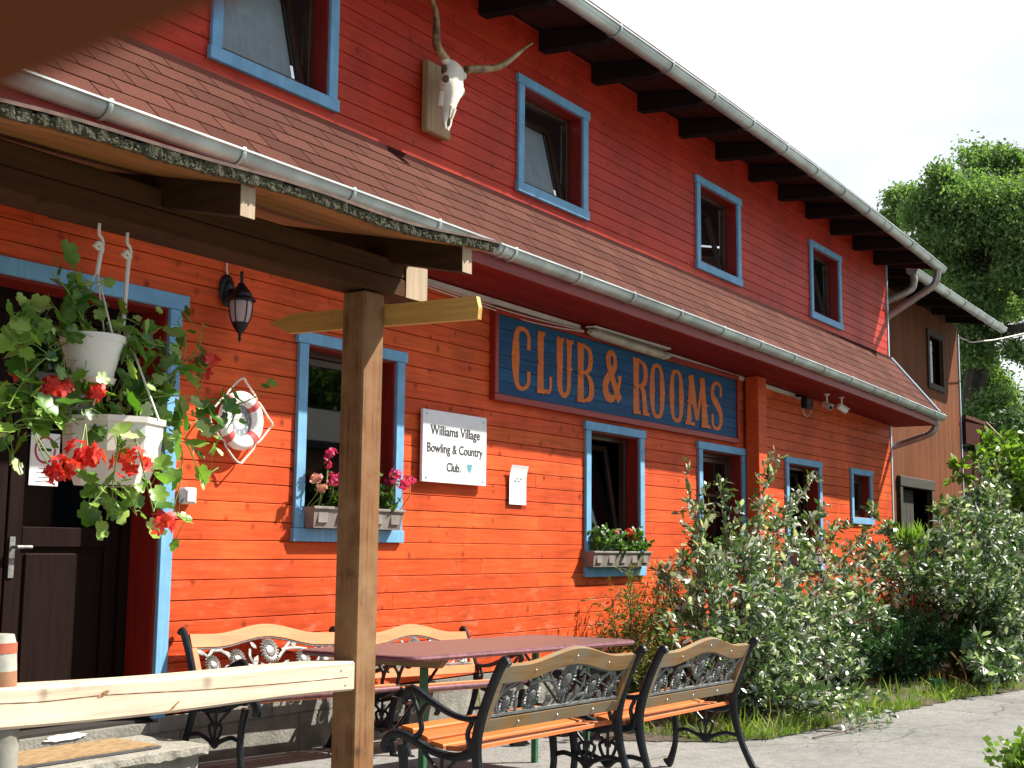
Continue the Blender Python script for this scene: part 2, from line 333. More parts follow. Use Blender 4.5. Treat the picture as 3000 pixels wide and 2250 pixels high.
    def ell(s, c, rx, ry, rz, n=12, m=8, M=None):
        vs = []; M = M or Matrix.Identity(3)
        for i in range(m+1):
            th = math.pi*i/m
            for k in range(n):
                an = 2*math.pi*k/n; vs.append(Vector(c)+M @ Vector((rx*math.sin(th)*math.cos(an), ry*math.sin(th)*math.sin(an), rz*math.cos(th))))
        fs = [(i*n+k, (i+1)*n+k, (i+1)*n+(k+1) % n, i*n+(k+1) % n) for i in range(m) for k in range(n)]
        return s.add(vs, fs)
    def xf(s, M):
        s.v = [tuple(M @ Vector(p)) for p in s.v]; return s
    def build(s, name, mat, parent=None, smooth=False, local=False):
        me = bpy.data.meshes.new(name); off = OFF.get(parent.name, Vector()) if (parent is not None and not local) else Vector()
        vs = [(x-off.x, y-off.y, z-off.z) for x, y, z in s.v]
        me.from_pydata(vs, [], s.f); me.validate(); me.materials.append(MATS[mat])
        if smooth:
            me.polygons.foreach_set('use_smooth', [True]*len(me.polygons))
            try: me.set_sharp_from_angle(angle=R(40))
            except Exception: pass
        o = bpy.data.objects.new(name, me); COL.objects.link(o)
        if parent is not None: o.parent = parent; OFF[o.name] = off
        return o
OFF = {}
def tag(o, label=None, cat=None, group=None, kind=None):
    if label: o['label'] = label
    if cat: o['category'] = cat
    if group: o['group'] = group
    if kind: o['kind'] = kind
    return o
def thing(name, loc, label, cat, group=None):
    o = bpy.data.objects.new(name, None); COL.objects.link(o); o.location = loc; o.empty_display_size = .2; OFF[o.name] = Vector(loc)
    return tag(o, label, cat, group)
def copy_tree(o, parent=None):
    kids = [c for c in bpy.data.objects if c.parent == o]
    c = o.copy(); COL.objects.link(c); c.parent = parent; OFF[c.name] = OFF.get(o.name, Vector())
    for k in kids: copy_tree(k, c)
    return c
def leaves(name, mat, P, D, N, S, T, F, parent=None):
    """one mesh of many leaf-shaped islands. T: template verts (along, across, normal), F: faces of equal size"""
    P = np.asarray(P, float); D = np.asarray(D, float); N = np.asarray(N, float); S = np.asarray(S, float); T = np.asarray(T, float); F = np.asarray(F)
    D /= np.linalg.norm(D, axis=1, keepdims=True)+1e-9; A = np.cross(N, D); A /= np.linalg.norm(A, axis=1, keepdims=True)+1e-9; N = np.cross(D, A)
    V = P[:, None]+S[:, None, None]*(T[None, :, 0:1]*D[:, None]+T[None, :, 1:2]*A[:, None]+T[None, :, 2:3]*N[:, None])
    if parent is not None: V = V-np.array(OFF.get(parent.name, Vector()))
    n, k = len(P), len(T); fi = (F[None]+(np.arange(n)*k)[:, None, None]).reshape(-1); fc = F.shape[1]; nf = n*len(F)
    me = bpy.data.meshes.new(name); me.vertices.add(n*k); me.vertices.foreach_set('co', V.reshape(-1)); me.loops.add(len(fi)); me.loops.foreach_set('vertex_index', fi.astype('i'))
    me.polygons.add(nf); me.polygons.foreach_set('loop_start', np.arange(nf, dtype='i')*fc); me.polygons.foreach_set('loop_total', np.full(nf, fc, 'i'))
    me.update(); me.validate(); me.materials.append(MATS[mat])
    o = bpy.data.objects.new(name, me); COL.objects.link(o)
    if parent is not None: o.parent = parent; OFF[o.name] = OFF.get(parent.name, Vector())
    return o
def rdir(n, up=0.0):
    a = rng.normal(size=(n, 3)); a[:, 2] += up; return a/np.linalg.norm(a, axis=1, keepdims=True)
LANCE_T = [(0, 0, 0), (.35, .15, .04), (.35, -.15, .04), (.7, .13, .02), (.7, -.13, .02), (1, 0, -.06)]; LANCE_F = [(0, 1, 2), (1, 3, 2), (2, 3, 4), (3, 5, 4)]
QUAD_T = [(0, 0, 0), (.5, .28, .05), (1, 0, -.05), (.5, -.28, .05)]; QUAD_F = [(0, 3, 2, 1)]
_iv = [(0, .02), (-.12, .25), (.05, .42), (.28, .40), (.32, .56), (.58, .52), (.66, .30), (.88, .30), (1.0, 0)]
_iv = _iv+[(x, -y) for x, y in _iv[-2::-1]]
IVY_T = [(.35, 0, -.10)]+[(x, y, .10*abs(y)*2+.02*math.sin(9*x)) for x, y in _iv]; IVY_F = [(0, i+1, i) for i in range(1, len(_iv))]+[(0, 1, len(_iv))]

# ------------------------------------------------------------------ ground
def gz(x, y):
    ga = -1.145-.04*(min(max(x, -2), 8)-4.67)-.02*max(x-8, 0)
    gb = -1.19-.02*(max(x, -2)-5) if x < 14 else -1.37-.02*(x-14)
    if x > 14: ga = gb = min(ga, gb)
    t = max(-.6, min(1.15, (y-2.9)/2.1)); z = gb+(ga-gb)*t
    return max(z, -1.9)
xs = np.unique(np.concatenate([np.linspace(-400, -10, 14), np.linspace(-8, 30, 96), np.linspace(32, 500, 18)])); ys = np.unique(np.concatenate([np.linspace(-400, -12, 14), np.linspace(-10, 12, 56), np.linspace(14, 500, 18)]))
g = MB(); nx, ny = len(xs), len(ys)
g.add([(x, y, gz(x, y)) for x in xs for y in ys], [(i*ny+j, (i+1)*ny+j, (i+1)*ny+j+1, i*ny+j+1) for i in range(nx-1) for j in range(ny-1)])
tag(g.build('ground', 'path grey', smooth=True), kind='structure')
# planted verge along the wall, a sheet just above the ground, with an irregular front edge
edge = [(7.55, 4.6), (7.7, 4.05), (8.0, 3.62), (8.5, 3.42), (9.1, 3.38), (9.72, 3.36), (10.6, 3.32), (11.56, 3.24), (12.6, 3.15), (13.9, 2.95), (17, 2.6), (22, 2.2), (30, 1.6)]
edge = [(p[0]+random.uniform(-.05, .05), p[1]+random.uniform(-.04, .04)) for p in cr(edge, 6)]
g = MB(); m = len(edge); vv = []
for (x, y) in edge:
    for t in np.linspace(0, 1, 8):
        yy = y+(5.31-y)*t; vv.append((x, yy, gz(x, yy)+.006+(.03*math.sin(x*5+yy*7)+.04)*min(1, t*6)*(1 if t > 0 else 0)))
g.add(vv, [(i*8+j, (i+1)*8+j, (i+1)*8+j+1, i*8+j+1) for i in range(m-1) for j in range(7)])
tag(g.build('flower_bed', 'soil', smooth=True), kind='structure')

# ------------------------------------------------------------------ the red building
YW = 5.3; XE = 17.33
B = thing('red_building', (8, YW, -1.2), 'long red timber clad building with blue window trims and a shingled skirt roof', 'building')
def zl(x): return 1.975-.00094*(x-4.5)**2      # rim height of the lower gutter
def zu(x): return 4.00-.0025*max(0, x-9.7)**2-.004*max(0, 9-x)**1.5
low_open = [(3.15, 4.62, -.887, 1.26), (5.714, 6.572, .105, 1.218), (9.141, 10.0, -.15, .972), (11.29, 12.25, -.15, .965), (13.53, 14.48, -.15, .965), (15.69, 16.35, .42, .96)]
WX = [4.826, 8.001, 11.204, 14.33]; WW = 1.084
up_open = [(x+.088, x+WW-.088, 2.815, 3.607) for x in WX]
up_open = [(1.65+.088, 1.65+WW-.088, 2.815, 3.607)]+up_open
def cladding(name, mat, x0, x1, z0, z1, pitch, phase, openings, ztop=None):
    mb = MB(); k0 = math.floor((z0-phase)/pitch)
    z = phase+k0*pitch
    while z < z1:
        a, b = max(z, z0), min(z+pitch, z1)
        if b-a > .01:
            cuts = [(x0, x1)]
            for (ox0, ox1, oz0, oz1) in openings:
                if b > oz0+.001 and a < oz1-.001:
                    # board partly or wholly across the opening
                    cuts2 = []
                    for (p, q) in cuts:
                        if ox1 <= p or ox0 >= q: cuts2.append((p, q)); continue
                        if p < ox0: cuts2.append((p, ox0))
                        if q > ox1: cuts2.append((ox1, q))
                        for (aa, bb) in ((a, oz0), (oz1, b)):
                            if bb-aa > .012: plank(mb, max(p, ox0), min(q, ox1), aa, bb)
                    cuts = cuts2
            for (p, q) in cuts:
                xx = p
                while xx < q-.001:
                    ln = random.uniform(1.6, 4.2); e = min(q, xx+ln)
                    if q-e < .5: e = q
                    plank(mb, xx+(.0012 if xx > p else 0), e-(.0012 if e < q else 0), a, b); xx = e
        z += pitch
    return mb
def plank(mb, x0, x1, a, b):
    g0 = .0016; y = YW+random.uniform(-.0012, .0012); c = .004
    prof = [(y+.02, a+g0), (y+.003, a+g0), (y, a+g0+.003), (y, b-g0-c), (y+.006, b-g0), (y+.02, b-g0)]
    n = len(prof); vs = [(x0, p, q) for p, q in prof]+[(x1, p, q) for p, q in prof]
    mb.add(vs, [(i, i+n, i+n+1, i+1) for i in range(n-1)]+[tuple(range(n)), tuple(range(2*n-1, n-1, -1))])
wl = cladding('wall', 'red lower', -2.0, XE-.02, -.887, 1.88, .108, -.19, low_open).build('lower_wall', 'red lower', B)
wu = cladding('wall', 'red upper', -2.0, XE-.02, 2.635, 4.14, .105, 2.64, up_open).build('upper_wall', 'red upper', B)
def sheet_with_holes(mb, y, x0, x1, z0, z1, holes):
    X = sorted({x0, x1, *[h[0] for h in holes if h[0] > x0], *[h[1] for h in holes if h[1] < x1]}); Z = sorted({z0, z1, *[h[2] for h in holes if h[2] > z0], *[h[3] for h in holes if h[3] < z1]})
    for i in range(len(X)-1):
        for j in range(len(Z)-1):
            cx, cz = (X[i]+X[i+1])/2, (Z[j]+Z[j+1])/2
            if not any(h[0] < cx < h[1] and h[2] < cz < h[3] for h in holes): mb.add([(X[i], y, Z[j]), (X[i+1], y, Z[j]), (X[i+1], y, Z[j+1]), (X[i], y, Z[j+1])], [(0, 1, 2, 3)])
mb = MB(); hl = [(a, b, c-(.5 if c < -.8 else 0), d) for a, b, c, d in low_open]
sheet_with_holes(mb, YW+.014, -2, XE-.03, -.887, 4.14, low_open+up_open); mb.build('wall_backing', 'backing red', B)
# shell behind: gable wall, rear wall, inside
mb = MB(); mb.box((XE-.10, YW+.02, -1.6), (XE-.004, 11, 4.1)); mb.box((-2.1, YW+.02, -1.6), (-2.0, 11, 4.1)); mb.box((-2.1, 11, -1.6), (XE, 11.1, 4.1)); mb.box((-2, YW+.02, 2.0), (XE-.1, 11, 2.1)); mb.box((-2, YW+.02, -1.0), (XE-.1, 11, -.90))
mb.build('inner_shell', 'shell dark', B)
mb = MB(); mb.box((-2.1, YW-.02, -1.8), (3.12, YW+.3, -.895)); mb.box((4.66, YW-.02, -1.8), (XE-.02, YW+.3, -.895)); mb.box((3.12, YW-.03, -1.8), (4.66, YW+.3, -.915)); mb.build('foundation', 'stone base', B)
# corner trim and rake flashings
mb = MB(); mb.box((XE-.02, YW-.012, -.9), (XE+.02, YW+.06, 1.80)); mb.box((XE-.02, YW-.012, 2.62), (XE+.02, YW+.06, 4.0))
mb.build('corner_trim', 'trim metal', B)
# skirt roof
sk = MB(); x = -2.0; rows = 6; ya, yb = 4.665, YW-.006; za, zb = 0.0, 2.632
for r in range(rows):
    t0, t1 = r/rows, (r+1)/rows; x = -2.0-(.165 if r % 2 else 0)-random.uniform(0, .04)
    while x < XE+.08:
        w_ = .333; x0, x1 = max(x+.0045, -2), min(x+w_-.0045, XE+.1)
        if x1 > x0+.02:
            def pt(xx, t, o): 
                z0_ = zl(xx)+.03; yy = ya+(yb-ya)*t; zz = z0_+(zb-z0_)*t; nn = Vector((0, -.66, .75)); return (xx, yy+nn.y*o, zz+nn.z*o)
            h = random.uniform(.0, .0015)
            a_ = [pt(x0, t0+.006, .009+h), pt(x1, t0+.006, .009+h), pt(x1, t1+.01, .004), pt(x0, t1+.01, .004)]; b_ = [pt(x0, t0+.006, .001), pt(x1, t0+.006, .001)]
            sk.add(a_+b_, [(0, 1, 2, 3), (4, 5, 1, 0)])
            sk.add([pt(x0, t0+.006, 0.001), pt(x0, t1, 0.001)]+[a_[3], a_[0]], [(0, 1, 2, 3)])
        x += w_
skr = sk.build('skirt_roof', 'shingles', B)
n = 40; xx = [(-2+(XE+.1+2)*i/n) for i in range(n+1)]
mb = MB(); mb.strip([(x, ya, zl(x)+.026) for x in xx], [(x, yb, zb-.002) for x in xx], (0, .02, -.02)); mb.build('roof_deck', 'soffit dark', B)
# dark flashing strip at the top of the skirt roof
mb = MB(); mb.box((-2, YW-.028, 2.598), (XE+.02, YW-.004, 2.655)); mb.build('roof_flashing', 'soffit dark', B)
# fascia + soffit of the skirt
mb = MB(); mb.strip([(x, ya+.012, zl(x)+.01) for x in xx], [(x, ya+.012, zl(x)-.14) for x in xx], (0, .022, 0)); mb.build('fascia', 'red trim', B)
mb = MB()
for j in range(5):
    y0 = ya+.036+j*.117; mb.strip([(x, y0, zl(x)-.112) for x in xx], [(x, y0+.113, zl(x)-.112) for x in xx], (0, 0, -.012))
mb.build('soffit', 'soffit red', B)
mb = MB()  # gable end closing board of the skirt
mb.prism([(XE+.07, ya+.01, zl(XE)+.02), (XE+.07, ya+.01, zl(XE)-.13), (XE+.07, YW-.02, zl(XE)-.13), (XE+.07, YW-.02, zb-.03)], (.02, 0, 0)); mb.build('rake_board', 'soffit red', B)
mb = MB(); mb.tube([(XE+.10, ya-.01, zl(XE)+.05), (XE+.10, YW-.01, zb+.02)], .014, 6, b=.022, side=(1, 0, 0)); mb.build('rake_flashing', 'trim metal', B)
def gutter(name, zf, yc, r, x0, x1, brackets, parent, cap=True):
    mb = MB(); n = 60; m = 9; prof = []
    for k in range(m): a = math.pi*k/(m-1); prof.append((-math.cos(a)*r, -math.sin(a)*r))
    vs = []; 
    for i in range(n+1):
        x = x0+(x1-x0)*i/n
        for (py, pz) in prof: vs.append((x, yc+py, zf(x)+pz))
        for (py, pz) in prof: vs.append((x, yc+py*.96, zf(x)+pz*.96))
    M2 = 2*m
    fs = [(i*M2+k, i*M2+k+1, (i+1)*M2+k+1, (i+1)*M2+k) for i in range(n) for k in range(m-1)]+[(i*M2+m+k+1, i*M2+m+k, (i+1)*M2+m+k, (i+1)*M2+m+k+1) for i in range(n) for k in range(m-1)]
    mb.add(vs, fs)
    mb.tube([(x0+(x1-x0)*i/n, yc-r-.004, zf(x0+(x1-x0)*i/n)+.002) for i in range(n+1)], .009, 6)
    if cap:
        for xe, sg in ((x1, 1), (x0, -1)):
            z = zf(xe); pts = [(xe, yc+py*1.03, z+pz*1.03) for py, pz in prof]+[(xe, yc+r*1.03, z+.05), (xe, yc-r*.3, z+.05)]; mb.prism(pts, (.012*sg, 0, 0))
    # sleeve joints
    for xj in (x0+3.9, x0+7.9, x0+11.9, x0+15.9):
        if xj < x1-.3: mb.tube([(xj, yc+math.cos(a)*(r+.004), zf(xj)+math.sin(a)*(r+.004)) for a in np.linspace(-math.pi, 0, 11)], .003, 4, b=.022, side=(1, 0, 0))
    go = mb.build(name, 'zinc', parent, smooth=True)
    for xb in brackets:
        b = MB(); pts = [(xb, yc+math.cos(a)*(r+.006), zf(xb)+math.sin(a)*(r+.006)) for a in np.linspace(-math.pi-.25, .1, 12)]
        b.tube(pts, .004, 6, b=.014, side=(1, 0, 0)); b.build('bracket', 'zinc', go, smooth=True)
    return go
gutter('lower_gutter', zl, 4.655, .064, 2.93, XE+.16, [3.02, 3.62, 4.45, 5.3, 6.1, 6.95, 7.8, 8.62, 9.45, 10.3, 11.15, 12.0, 12.85, 13.7, 14.5, 15.4, 16.2, 17.0], B)
gutter('upper_gutter', zu, 4.60, .066, -1.0, XE+.20, [7.42, 8.3, 9.2, 10.05, 10.9, 11.75, 12.6, 13.45, 14.3, 15.15, 16.0, 16.85], B)
# upper eaves
mb = MB()
for j in range(8):
    y0 = 4.62+j*.095; y1 = y0+.092
    mb.strip([(x, y0, zu(x)+.05+(y0-4.62)*.16) for x in xx], [(x, y1, zu(x)+.05+(y1-4.62)*.16) for x in xx], (0, 0, .02))
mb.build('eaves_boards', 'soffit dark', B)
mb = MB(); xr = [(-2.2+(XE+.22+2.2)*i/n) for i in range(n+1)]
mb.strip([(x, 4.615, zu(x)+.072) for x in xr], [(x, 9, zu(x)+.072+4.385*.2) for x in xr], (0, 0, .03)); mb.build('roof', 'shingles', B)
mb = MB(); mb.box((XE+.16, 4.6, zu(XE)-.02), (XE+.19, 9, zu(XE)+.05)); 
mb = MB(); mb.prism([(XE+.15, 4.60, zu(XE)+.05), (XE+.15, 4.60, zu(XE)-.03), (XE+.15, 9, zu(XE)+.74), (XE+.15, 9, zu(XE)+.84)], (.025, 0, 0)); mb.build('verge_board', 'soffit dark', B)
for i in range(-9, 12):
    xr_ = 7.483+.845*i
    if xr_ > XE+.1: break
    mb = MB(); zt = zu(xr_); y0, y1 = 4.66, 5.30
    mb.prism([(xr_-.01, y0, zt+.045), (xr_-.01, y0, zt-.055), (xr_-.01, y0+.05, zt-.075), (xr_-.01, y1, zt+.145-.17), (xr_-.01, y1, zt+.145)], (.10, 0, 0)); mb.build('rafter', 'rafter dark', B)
# downpipe elbows at the far corner
def elbow(name, pts, r):
    mb = MB(); P = cr(pts, 5); mb.tube(P, r, 12)
    for i in range(6, 13): 
        if i < len(P): mb.tube([P[i], (np.array(P[i])*.9+np.array(P[i-1])*.1)], r+.004, 12)
    mb.build(name, 'pipe paint', B, smooth=True)
elbow('downpipe', [(XE+.02, 4.60, zu(XE)-.05), (XE+.02, 4.62, zu(XE)-.17), (XE+.02, 4.68, zu(XE)-.27), (XE+.05, 4.95, zu(XE)-.42), (XE+.08, 5.38, zu(XE)-.66)], .048)
elbow('downpipe', [(XE+.05, 4.70, zl(XE)-.05), (XE+.05, 4.71, zl(XE)-.15), (XE+.05, 4.78, zl(XE)-.24), (XE+.07, 5.0, zl(XE)-.31), (XE+.09, 5.40, zl(XE)-.42)], .045)
mb = MB(); mb.tube([(XE+.07, YW+.06, -1.3), (XE+.07, YW+.06, 1.4)], .03, 10); mb.tube([(XE+.07, YW+.09, 2.66), (XE+.07, YW+.09, 3.35)], .03, 10); mb.build('downpipe', 'trim metal', B, smooth=True)

def window(xl, xr, zb, zt, sill=True, tilt=0., curtain=0., deep=.11, tr=.082, hd=.072, sl_=.08, frame_w=.05, bar=None, blackpane=False):
    """xl..xr, zb..zt = opening in the cladding; trim boards round it"""
    yf = YW+deep; fr = MB(); f = frame_w
    for a, b in (((xl, yf, zb), (xl+f, yf+.06, zt)), ((xr-f, yf, zb), (xr, yf+.06, zt)), ((xl+f, yf, zt-f), (xr-f, yf+.06, zt)), ((xl+f, yf, zb), (xr-f, yf+.06, zb+f))): fr.box(a, b, .004)
    wo = fr.build('window', 'frame brown', B)
    t = MB(); y0, y1 = YW-.026, YW-.001
    t.box((xl-tr, y0, zb if sill else zb-.05), (xl-.001, y1, zt), .003); t.box((xr+.001, y0, zb), (xr+tr, y1, zt), .003)
    t.box((xl-tr-.02, y0-.006, zt+.001), (xr+tr+.02, y1, zt+hd), .003)
    if sill: t.box((xl-tr-.014, y0-.008, zb-sl_), (xr+tr+.014, y1, zb-.001), .003)
    t.build('trim', 'blue paint', wo)
    rv = MB(); e = .012
    rv.box((xl, YW+.002, zb), (xl+e, yf-.001, zt)); rv.box((xr-e, YW+.002, zb), (xr, yf-.001, zt)); rv.box((xl+e, YW+.002, zt-e), (xr-e, yf-.001, zt)); rv.box((xl+e, YW+.002, zb), (xr-e, yf-.001, zb+e))
    rv.build('reveal', 'red reveal', wo)
    # sash
    a, b, c, d = xl+f+.004, xr-f-.004, zb+f+.004, zt-f-.004; sw = .045; ss = MB(); y = yf+.012
    for p, q in (((a, y, c), (a+sw, y+.045, d)), ((b-sw, y, c), (b, y+.045, d)), ((a+sw, y, d-sw), (b-sw, y+.045, d)), ((a+sw, y, c), (b-sw, y+.045, c+sw))): ss.box(p, q, .003)
    if bar: ss.box((a+sw, y+.01, c+(d-c)*bar), (b-sw, y+.035, c+(d-c)*bar+.03))
    gp = MB(); gp.add([(a+sw-.004, y+.02, c+sw-.004), (b-sw+.004, y+.02, c+sw-.004), (b-sw+.004, y+.02, d-sw+.004), (a+sw-.004, y+.02, d-sw+.004)], [(0, 1, 2, 3)])
    if tilt:
        M = Matrix.Translation((0, y, c)) @ Matrix.Rotation(-tilt, 4, 'X') @ Matrix.Translation((0, -y, -c)); ss.xf(M); gp.xf(M)
    so_ = ss.build('sash', 'frame brown', wo); gp.build('pane', 'glass', so_ if False else wo)
    if curtain:
        cm = MB(); n = 60; x0_, x1 = a+sw, a+sw+(b-a-2*sw)*curtain; top = []; bot = []
        for i in range(n+1):
            xx_ = x0_+(x1-x0_)*i/n; yy = y+.050+.007*math.sin(i*1.3)+.004*math.sin(i*.41); top.append((xx_, yy, d-.03)); bot.append((xx_, yy, c+.03))
        cm.add(top+bot, [(i, i+1, n+1+i+1, n+1+i) for i in range(n)]); cm.xf(M) if tilt else None; cm.build('curtain', 'curtain', wo, smooth=True)
    return wo
for i, (a, b, c, d) in enumerate(up_open):
    window(a, b, c, d, tilt=R(13), curtain=[1, .98, .98, .0, .0][i])
window(*low_open[1], deep=.11)
window(*low_open[2], tilt=R(9), curtain=0)
window(*low_open[3], tilt=0, bar=.62); window(*low_open[4], tilt=R(6)); window(*low_open[5], deep=.09)
# entrance door
xl, xr, zb, zt = low_open[0]; dm = MB(); yd = YW+.20
dm.box((xl, yd, zb), (xl+.06, yd+.08, zt-.12)); dm.box((xr-.07, yd, zb), (xr, yd+.08, zt-.12)); dm.box((xl, yd, zt-.12), (xr, yd+.08, zt)); dm.box((xl+.001, yd-.04, zb-.03), (xr-.001, yd+.08, zb+.01))
door = dm.build('door', 'door brown', B); tag(door, 'dark brown glazed double door set back in the wall')
t = MB(); t.box((xr+.001, YW-.026, zb-.01), (xr+.084, YW-.001, zt), .003); t.box((xl-.084, YW-.026, zb-.01), (xl-.001, YW-.001, zt), .003); t.box((xl-.10, YW-.034, zt+.001), (xr+.125, YW-.001, zt+.084), .003); t.build('trim', 'blue paint', door)
rv = MB(); rv.box((xr-.012, YW+.002, zb+.01), (xr, yd-.001, zt)); rv.box((xl, YW+.002, zb+.01), (xl+.012, yd-.001, zt)); rv.box((xl+.012, YW+.002, zt-.012), (xr-.012, yd-.001, zt)); rv.build('reveal', 'red reveal', door)
def leaf(x0, x1):
    m_ = MB(); z0, z1 = zb+.012, zt-.125; y0, y1 = yd+.02, yd+.06; sw = .085; zm = -.02
    m_.box((x0, y0, z0), (x0+sw, y1, z1), .004); m_.box((x1-sw, y0, z0), (x1, y1, z1), .004); m_.box((x0+sw, y0, z1-sw), (x1-sw, y1, z1), .004); m_.box((x0+sw, y0, zm), (x1-sw, y1, zm+.10), .004); m_.box((x0+sw, y0, z0), (x1-sw, y1, z0+.12), .004)
    m_.box((x0+sw+.03, y0+.008, z0+.15), (x1-sw-.03, y1-.01, zm-.03), .008); m_.box((x0+sw, y0+.02, z0+.12), (x1-sw, y1-.012, zm))
    o = m_.build('door_leaf', 'door brown', door); g_ = MB(); g_.add([(x0+sw-.004, y0+.018, zm+.1), (x1-sw+.004, y0+.018, zm+.1), (x1-sw+.004, y0+.018, z1-sw), (x0+sw-.004, y0+.018, z1-sw)], [(0, 1, 2, 3)]); g_.build('door_glass', 'glass', door)
leaf(xl+.065, 3.86); leaf(3.87, xr-.075)
h = MB(); h.box((3.885, yd+.012, -.17), (3.915, yd+.02, .03)); h.tube([(3.90, yd+.012, -.02), (3.90, yd-.03, -.02), (3.98, yd-.03, -.02)], .009, 8); h.build('handle', 'cast grey', door)

# ------------------------------------------------------------------ text helper
def text_mesh(body, mat, name, parent, cx, cz, y, height, width=None, off=.0, extr=.001):
    cu = bpy.data.curves.new(name, 'FONT'); cu.body = body; cu.align_x = 'CENTER'; cu.align_y = 'CENTER'; cu.extrude = extr; cu.offset = off; cu.resolution_u = 3
    o = bpy.data.objects.new('tmp', cu); COL.objects.link(o); dg = bpy.context.evaluated_depsgraph_get(); me = bpy.data.meshes.new_from_object(o.evaluated_get(dg))
    bpy.data.objects.remove(o); co = np.zeros(len(me.vertices)*3); me.vertices.foreach_get('co', co); co = co.reshape(-1, 3)
    mn, mxx = co.min(0), co.max(0); sy = height/(mxx[1]-mn[1]); sx = (width/(mxx[0]-mn[0])) if width else sy
    c = (mn+mxx)/2; off_ = OFF.get(parent.name, Vector()); out = np.stack([cx+(co[:, 0]-c[0])*sx-off_.x, y-(co[:, 2])-off_.y, cz+(co[:, 1]-c[1])*sy-off_.z], 1)
    me.vertices.foreach_set('co', out.reshape(-1)); me.update(); me.materials.clear(); me.materials.append(MATS[mat])
    ob = bpy.data.objects.new(name, me); COL.objects.link(ob); ob.parent = parent; OFF[ob.name] = off_; return ob

# ------------------------------------------------------------------ CLUB & ROOMS sign
S = thing('sign_board', (9.9, 5.26, 1.1), 'long blue wooden board reading CLUB & ROOMS in orange western letters under the skirt roof', 'sign')
mb = MB()
for k in range(6):
    z0 = 1.128+k*.0993; mb.box((7.723, 5.266, z0+.001), (12.069, 5.295, z0+.0983), .002)
mb.build('panel', 'sign blue', S)
mb = MB(); mb.box((7.675, 5.245, 1.075), (12.11, 5.296, 1.127), .004); mb.box((7.675, 5.245, 1.725), (12.11, 5.296, 1.775), .004); mb.box((7.675, 5.245, 1.128), (7.722, 5.296, 1.724), .004); mb.box((12.07, 5.245, 1.128), (12.11, 5.296, 1.724), .004)
mb.build('frame', 'sign frame', S)
# glyph strokes in a unit cell: list of (points, widths)
def rect_end(x, z, w): return None
SERIF = .04
G = {
 'C': [([(.93, .66), (.90, .90), (.55, .97), (.26, .88), (.20, .5), (.26, .13), (.55, .03), (.90, .12), (.93, .32)], [.16, .13, .10, .20, .34, .20, .10, .13, .16])],
 'L': [([(.25, .97), (.25, .5), (.25, .04)], [.34, .30, .34]), ([(.10, .05), (.5, .05), (.86, .07), (.92, .30)], [.08, .10, .13, .14])],
 'U': [([(.22, .97), (.22, .5), (.24, .16), (.5, .04), (.76, .16), (.80, .5), (.80, .97)], [.32, .28, .24, .12, .18, .20, .26])],
 'B': [([(.24, .98), (.24, .5), (.24, .02)], [.32, .28, .32]), ([(.15, .95), (.55, .95), (.82, .86), (.82, .64), (.58, .53), (.3, .52)], [.07, .09, .20, .22, .10, .06]), ([(.3, .51), (.62, .48), (.88, .34), (.86, .14), (.56, .05), (.12, .05)], [.06, .10, .24, .24, .09, .07])],
 '&': [([(.95, .50), (.80, .22), (.50, .03), (.20, .08), (.10, .28), (.28, .47), (.62, .68), (.62, .90), (.42, .97), (.26, .86), (.32, .66), (.62, .30), (.90, .02)], [.12, .11, .15, .24, .24, .20, .18, .14, .12, .20, .20, .22, .24]), ([(.80, .50), (1.0, .50)], [.07, .07])],
 'R': [([(.24, .98), (.24, .5), (.24, .02)], [.32, .28, .34]), ([(.15, .95), (.55, .95), (.84, .85), (.84, .63), (.55, .52), (.3, .51)], [.07, .09, .22, .22, .10, .06]), ([(.52, .52), (.72, .40), (.78, .2), (.84, .03)], [.10, .24, .24, .30])],
 'O': [([(.5, .97), (.22, .87), (.15, .5), (.22, .13), (.5, .03), (.78, .13), (.85, .5), (.78, .87)], [.10, .18, .28, .18, .10, .18, .28, .18])],
 'M': [([(.20, .97), (.15, .5), (.10, .03)], [.10, .12, .20]), ([(.20, .97), (.36, .5), (.50, .12)], [.22, .18, .10]), ([(.50, .12), (.64, .5), (.78, .97)], [.08, .10, .12]), ([(.76, .97), (.84, .5), (.90, .03)], [.22, .20, .28])],
 'S': [([(.88, .70), (.86, .90), (.5, .97), (.18, .86), (.16, .68), (.48, .54), (.84, .36), (.84, .14), (.5, .03), (.14, .10), (.12, .32)], [.16, .13, .10, .20, .26, .28, .26, .20, .10, .13, .16])]}
